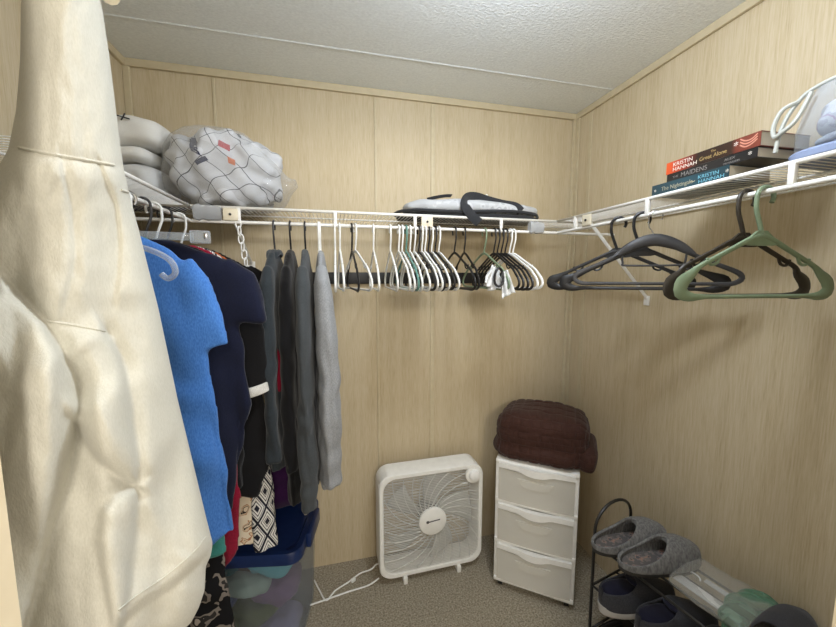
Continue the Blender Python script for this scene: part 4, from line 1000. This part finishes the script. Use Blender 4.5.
def outline(L_, w_, heel=0.8, n=40):
    out = []
    for i in range(n):
        a = 2*pi*i/n; x = 0.5-0.5*cos(a)               # 0 heel .. 1 toe
        wd = (0.5*heel+ (0.5-0.5*heel)*min(1, x/0.65))*math.sqrt(max(0.0, 1-(abs(x-0.5)*2)**3.2))
        out.append((x*L_, math.copysign(w_*wd, sin(a)) if abs(sin(a)) > 1e-6 else 0.0))
    return out
def shoe_upper(L_, w_, hts, open_to, rim, n=26, m_=22, e=0.8):
    """half-tube from heel (x=0) to toe; open on top up to open_to"""
    g = B(); vs = []
    for i in range(n+1):
        x = i/n; wd = w_*(0.42+0.08*min(1, x/0.65))*math.sqrt(max(0.02, 1-(abs(x-0.5)*2)**3.6))
        h = 0; 
        for (xa, ha), (xb, hb_) in zip(hts, hts[1:]):
            if xa <= x <= xb: h = ha+(hb_-ha)*(x-xa)/(xb-xa)
        ro = rim*(1-(x/open_to)**2.2)**0.6 if x < open_to else 0.0
        for sd in (1, -1):
            row = []
            for j in range(m_//2+1):
                q = (pi/2-ro)*j/(m_//2); row.append(g.verts.new((x*L_, sd*wd*abs(cos(q))**e, 0.004+h*sin(q)**e)))
            vs.append(row)
    for i in range(n):
        for sd in (0, 1):
            A, B_ = vs[2*i+sd], vs[2*i+2+sd]
            for j in range(m_//2):
                try: g.faces.new((A[j], A[j+1], B_[j+1], B_[j]))
                except ValueError: pass
    for r_ in (0, n):                       # heel wall and toe end
        loop = vs[2*r_]+list(reversed(vs[2*r_+1]))
        g.faces.new(loop)
    bmesh.ops.remove_doubles(g, verts=g.verts, dist=1e-5)
    return g
def thicken(o, th, sub=1):
    s = o.modifiers.new('s', 'SOLIDIFY'); s.thickness = th; s.offset = 0.0
    s = o.modifiers.new('b', 'SUBSURF'); s.levels = sub; s.render_levels = sub
    return apply_mods(o)
M_slip = fabric('grey_felt', (128, 127, 125), (88, 87, 86), 160, 0.8)
M_insole = blotches('patterned_insole', [(0, (96, 92, 90)), (0.5, (120, 112, 108)), (0.58, (152, 122, 108)), (0.64, (86, 84, 86))], 45, 2)
M_soledk = plain('dark_sole', (52, 51, 50), 0.7)
def slipper(label, p, yaw, pitch=0.0):
    t = thing('slipper', label, 'slipper', p, yaw, 'grey felt slippers on the rack'); t.rotation_euler = (0, pitch, yaw)
    g = B(); o_ = outline(0.280, 0.096, 0.86); loft(g, [[Vector((x, y, z)) for x, y in o_] for z in (0, 0.004, 0.016, 0.018)]); obj('sole', g, M_soledk, t)
    o = obj('upper', shoe_upper(0.280, 0.100, ((0, 0.036), (0.12, 0.044), (0.38, 0.060), (0.55, 0.085), (0.75, 0.080), (0.92, 0.060), (1, 0.04)), 0.56, 1.18), M_slip, t, True, 180); o.location.z = 0.010; thicken(o, 0.009)
    g = B(); o_ = outline(0.252, 0.084, 0.86); loft(g, [[Vector((x+0.012, y, z)) for x, y in o_] for z in (0.019, 0.024)]); obj('insole', g, M_insole, t)
    g = B(); pts = [(0.156-0.006*cos(a*2), 0.049*cos(a), 0.018+0.072*sin(a)) for a in [pi*i/14 for i in range(15)]]; tube(g, pts, 0.006, 8); obj('opening_trim', g, M_slip, t)
    return t
ya = math.atan2(ux.y, ux.x)
slipper('grey felt slipper at the far end of the rack top', rk(-0.045, 0.030, 0.481), ya-0.30)
slipper('grey felt slipper nearer the camera on the rack top', rk(-0.035, 0.122, 0.481), ya-0.34)
M_sn = fabric('charcoal_mesh', (66, 66, 70), (48, 48, 52), 500); M_lin = fabric('navy_lining', (26, 26, 44)); M_snsole = plain('pale_rubber', (186, 184, 180), 0.6); M_lace = fabric('dark_laces', (40, 40, 46))
def sneaker(label, p, yaw):
    t = thing('sneaker', label, 'sneaker', p, yaw, 'charcoal sneakers on the middle tier')
    g = B(); o_ = outline(0.285, 0.104, 0.84); loft(g, [[Vector((x+(0.0 if z > 0.01 else 0.004), y*q, z)) for x, y in o_] for z, q in ((0, 0.92), (0.006, 1.0), (0.024, 1.02), (0.030, 0.97))]); obj('sole', g, M_snsole, t)
    o = obj('upper', shoe_upper(0.276, 0.100, ((0, 0.082), (0.10, 0.088), (0.30, 0.080), (0.50, 0.092), (0.68, 0.070), (0.86, 0.050), (1, 0.034)), 0.46, 0.95, e=0.72), M_sn, t, True, 180); o.location = (0.004, 0, 0.018); thicken(o, 0.006)
    g = B(); superq(g, (0.075, 0, 0.050), (0.066, 0.036, 0.042), 0.6, 0.7, 24, 12); obj('lining', g, M_lin, t)
    g = B(); superq(g, (0.130, 0, 0.098), (0.030, 0.026, 0.008), 0.7, 0.7, 20, 10, rot=Matrix.Rotation(0.35, 3, 'Y')); obj('tongue', g, M_lin, t)
    g = B(); box(g, (0.0035, 0, 0.070), (0.006, 0.018, 0.040), 0.002); obj('heel_tab', g, M_lace, t)
    for i in range(4):
        x = 0.145+0.020*i; h = 0.098-0.011*i
        g = B(); tube(g, smoothpts([(x, -0.026, h), (x+0.004, 0, h+0.006), (x, 0.026, h)], 4), 0.003, 6); obj('lace', g, M_lace, t)
    return t
sneaker('charcoal sneaker at the far end of the middle tier', rk(-0.075, 0.085, 0.310), ya-0.30)
sneaker('charcoal sneaker second along the middle tier', rk(-0.055, 0.200, 0.310), ya-0.30)
sneaker('charcoal sneaker third along the middle tier, nearest the camera', rk(-0.045, 0.315, 0.310), ya-0.30)
def flat(label, p, yaw, m, op=0.50):
    t = thing('flat_shoe', label, 'shoe', p, yaw)
    g = B(); o_ = outline(0.26, 0.094, 0.84); loft(g, [[Vector((x, y, z)) for x, y in o_] for z in (0, 0.012)]); obj('sole', g, M_soledk, t)
    o = obj('upper', shoe_upper(0.256, 0.094, ((0, 0.060), (0.2, 0.055), (0.5, 0.062), (0.8, 0.052), (1, 0.03)), op, 1.0), m, t, True, 180); o.location = (0.002, 0, 0.006); thicken(o, 0.005); return t
flat('black shoe on the bottom tier below the sneakers', rk(-0.06, 0.06, 0.125), ya-0.2, M_blk)
flat('black shoe on the bottom tier, second from the far end', rk(-0.06, 0.18, 0.125), ya-0.2, M_blk)
# clear film packet, green netting bundle and a dark shoe at the near end of the top tier
M_packet = clear('clear_packet', (245, 245, 245), 0.14, 0.1, (206, 204, 196), 0.9)
t = thing('clear_packet', 'clear crinkled plastic packet lying on the rack beside the slippers', 'packet', rk(0.125, 0.325, 0.480), ya-pi/2)
g = B(); rings = []
for i in range(9):
    x = -0.10+0.22*i/8; rr = [Vector((x, 0.10*cos(a), 0.028+0.026*sin(a))) for a in [2*pi*j/24 for j in range(24)]]
    rings.append([p+Vector((0.01*nz(p, 22, 1), 0.012*nz(p, 20, 3), max(-0.0, 0.018*nz(p, 24, 5)))) for p in rr])
for r_ in rings:
    for p in r_: p.z = max(p.z, 0.001)
loft(g, rings); o = obj('film', g, M_packet, t, True, 180); s = o.modifiers.new('s', 'SUBSURF'); s.levels = 1; apply_mods(o)
g = B(); box(g, (-0.02, -0.02, 0.0035), (0.17, 0.035, 0.003), 0.001); box(g, (0.02, 0.045, 0.0035), (0.15, 0.02, 0.003), 0.001); obj('paper_strip', g, M_wplastic, t)
g = B(); tube(g, smoothpts([(-0.09+0.035*cos(a), 0.012*cos(a)+0.03*sin(a), 0.012) for a in [0.2+pi*1.2*i/8 for i in range(9)]], 3), 0.0022, 6); obj('wire_tie', g, M_wplastic, t)
M_green = clear('green_netting', (206, 228, 214), 0.30, 0.35, (108, 160, 134), 0.6, 0.5)
g = B(); pts = [(0.078*cos(a), 0.052*sin(a), 0.052+0.030*sin(a*1.0+0.6)) for a in [-0.9+pi*1.45*i/10 for i in range(11)]]
tube(g, smoothpts(pts, 4), 0.034, 18)
t = thing('green_netting', 'translucent green netting bundle at the near end of the rack', 'netting', rk(0.120, 0.430, 0.425), ya)
o = cloth('bundle', g, M_green, t, 0.006, 2, lambda p: 0.007*nz(p, 24, 3)+0.003*sin(p.x*120+p.y*90)); o.name = 'netting_bundle'
flat('dark grey shoe beside the green netting at the near end of the rack', rk(0.0, 0.455, 0.481), ya-0.05, M_sn, 0.34)
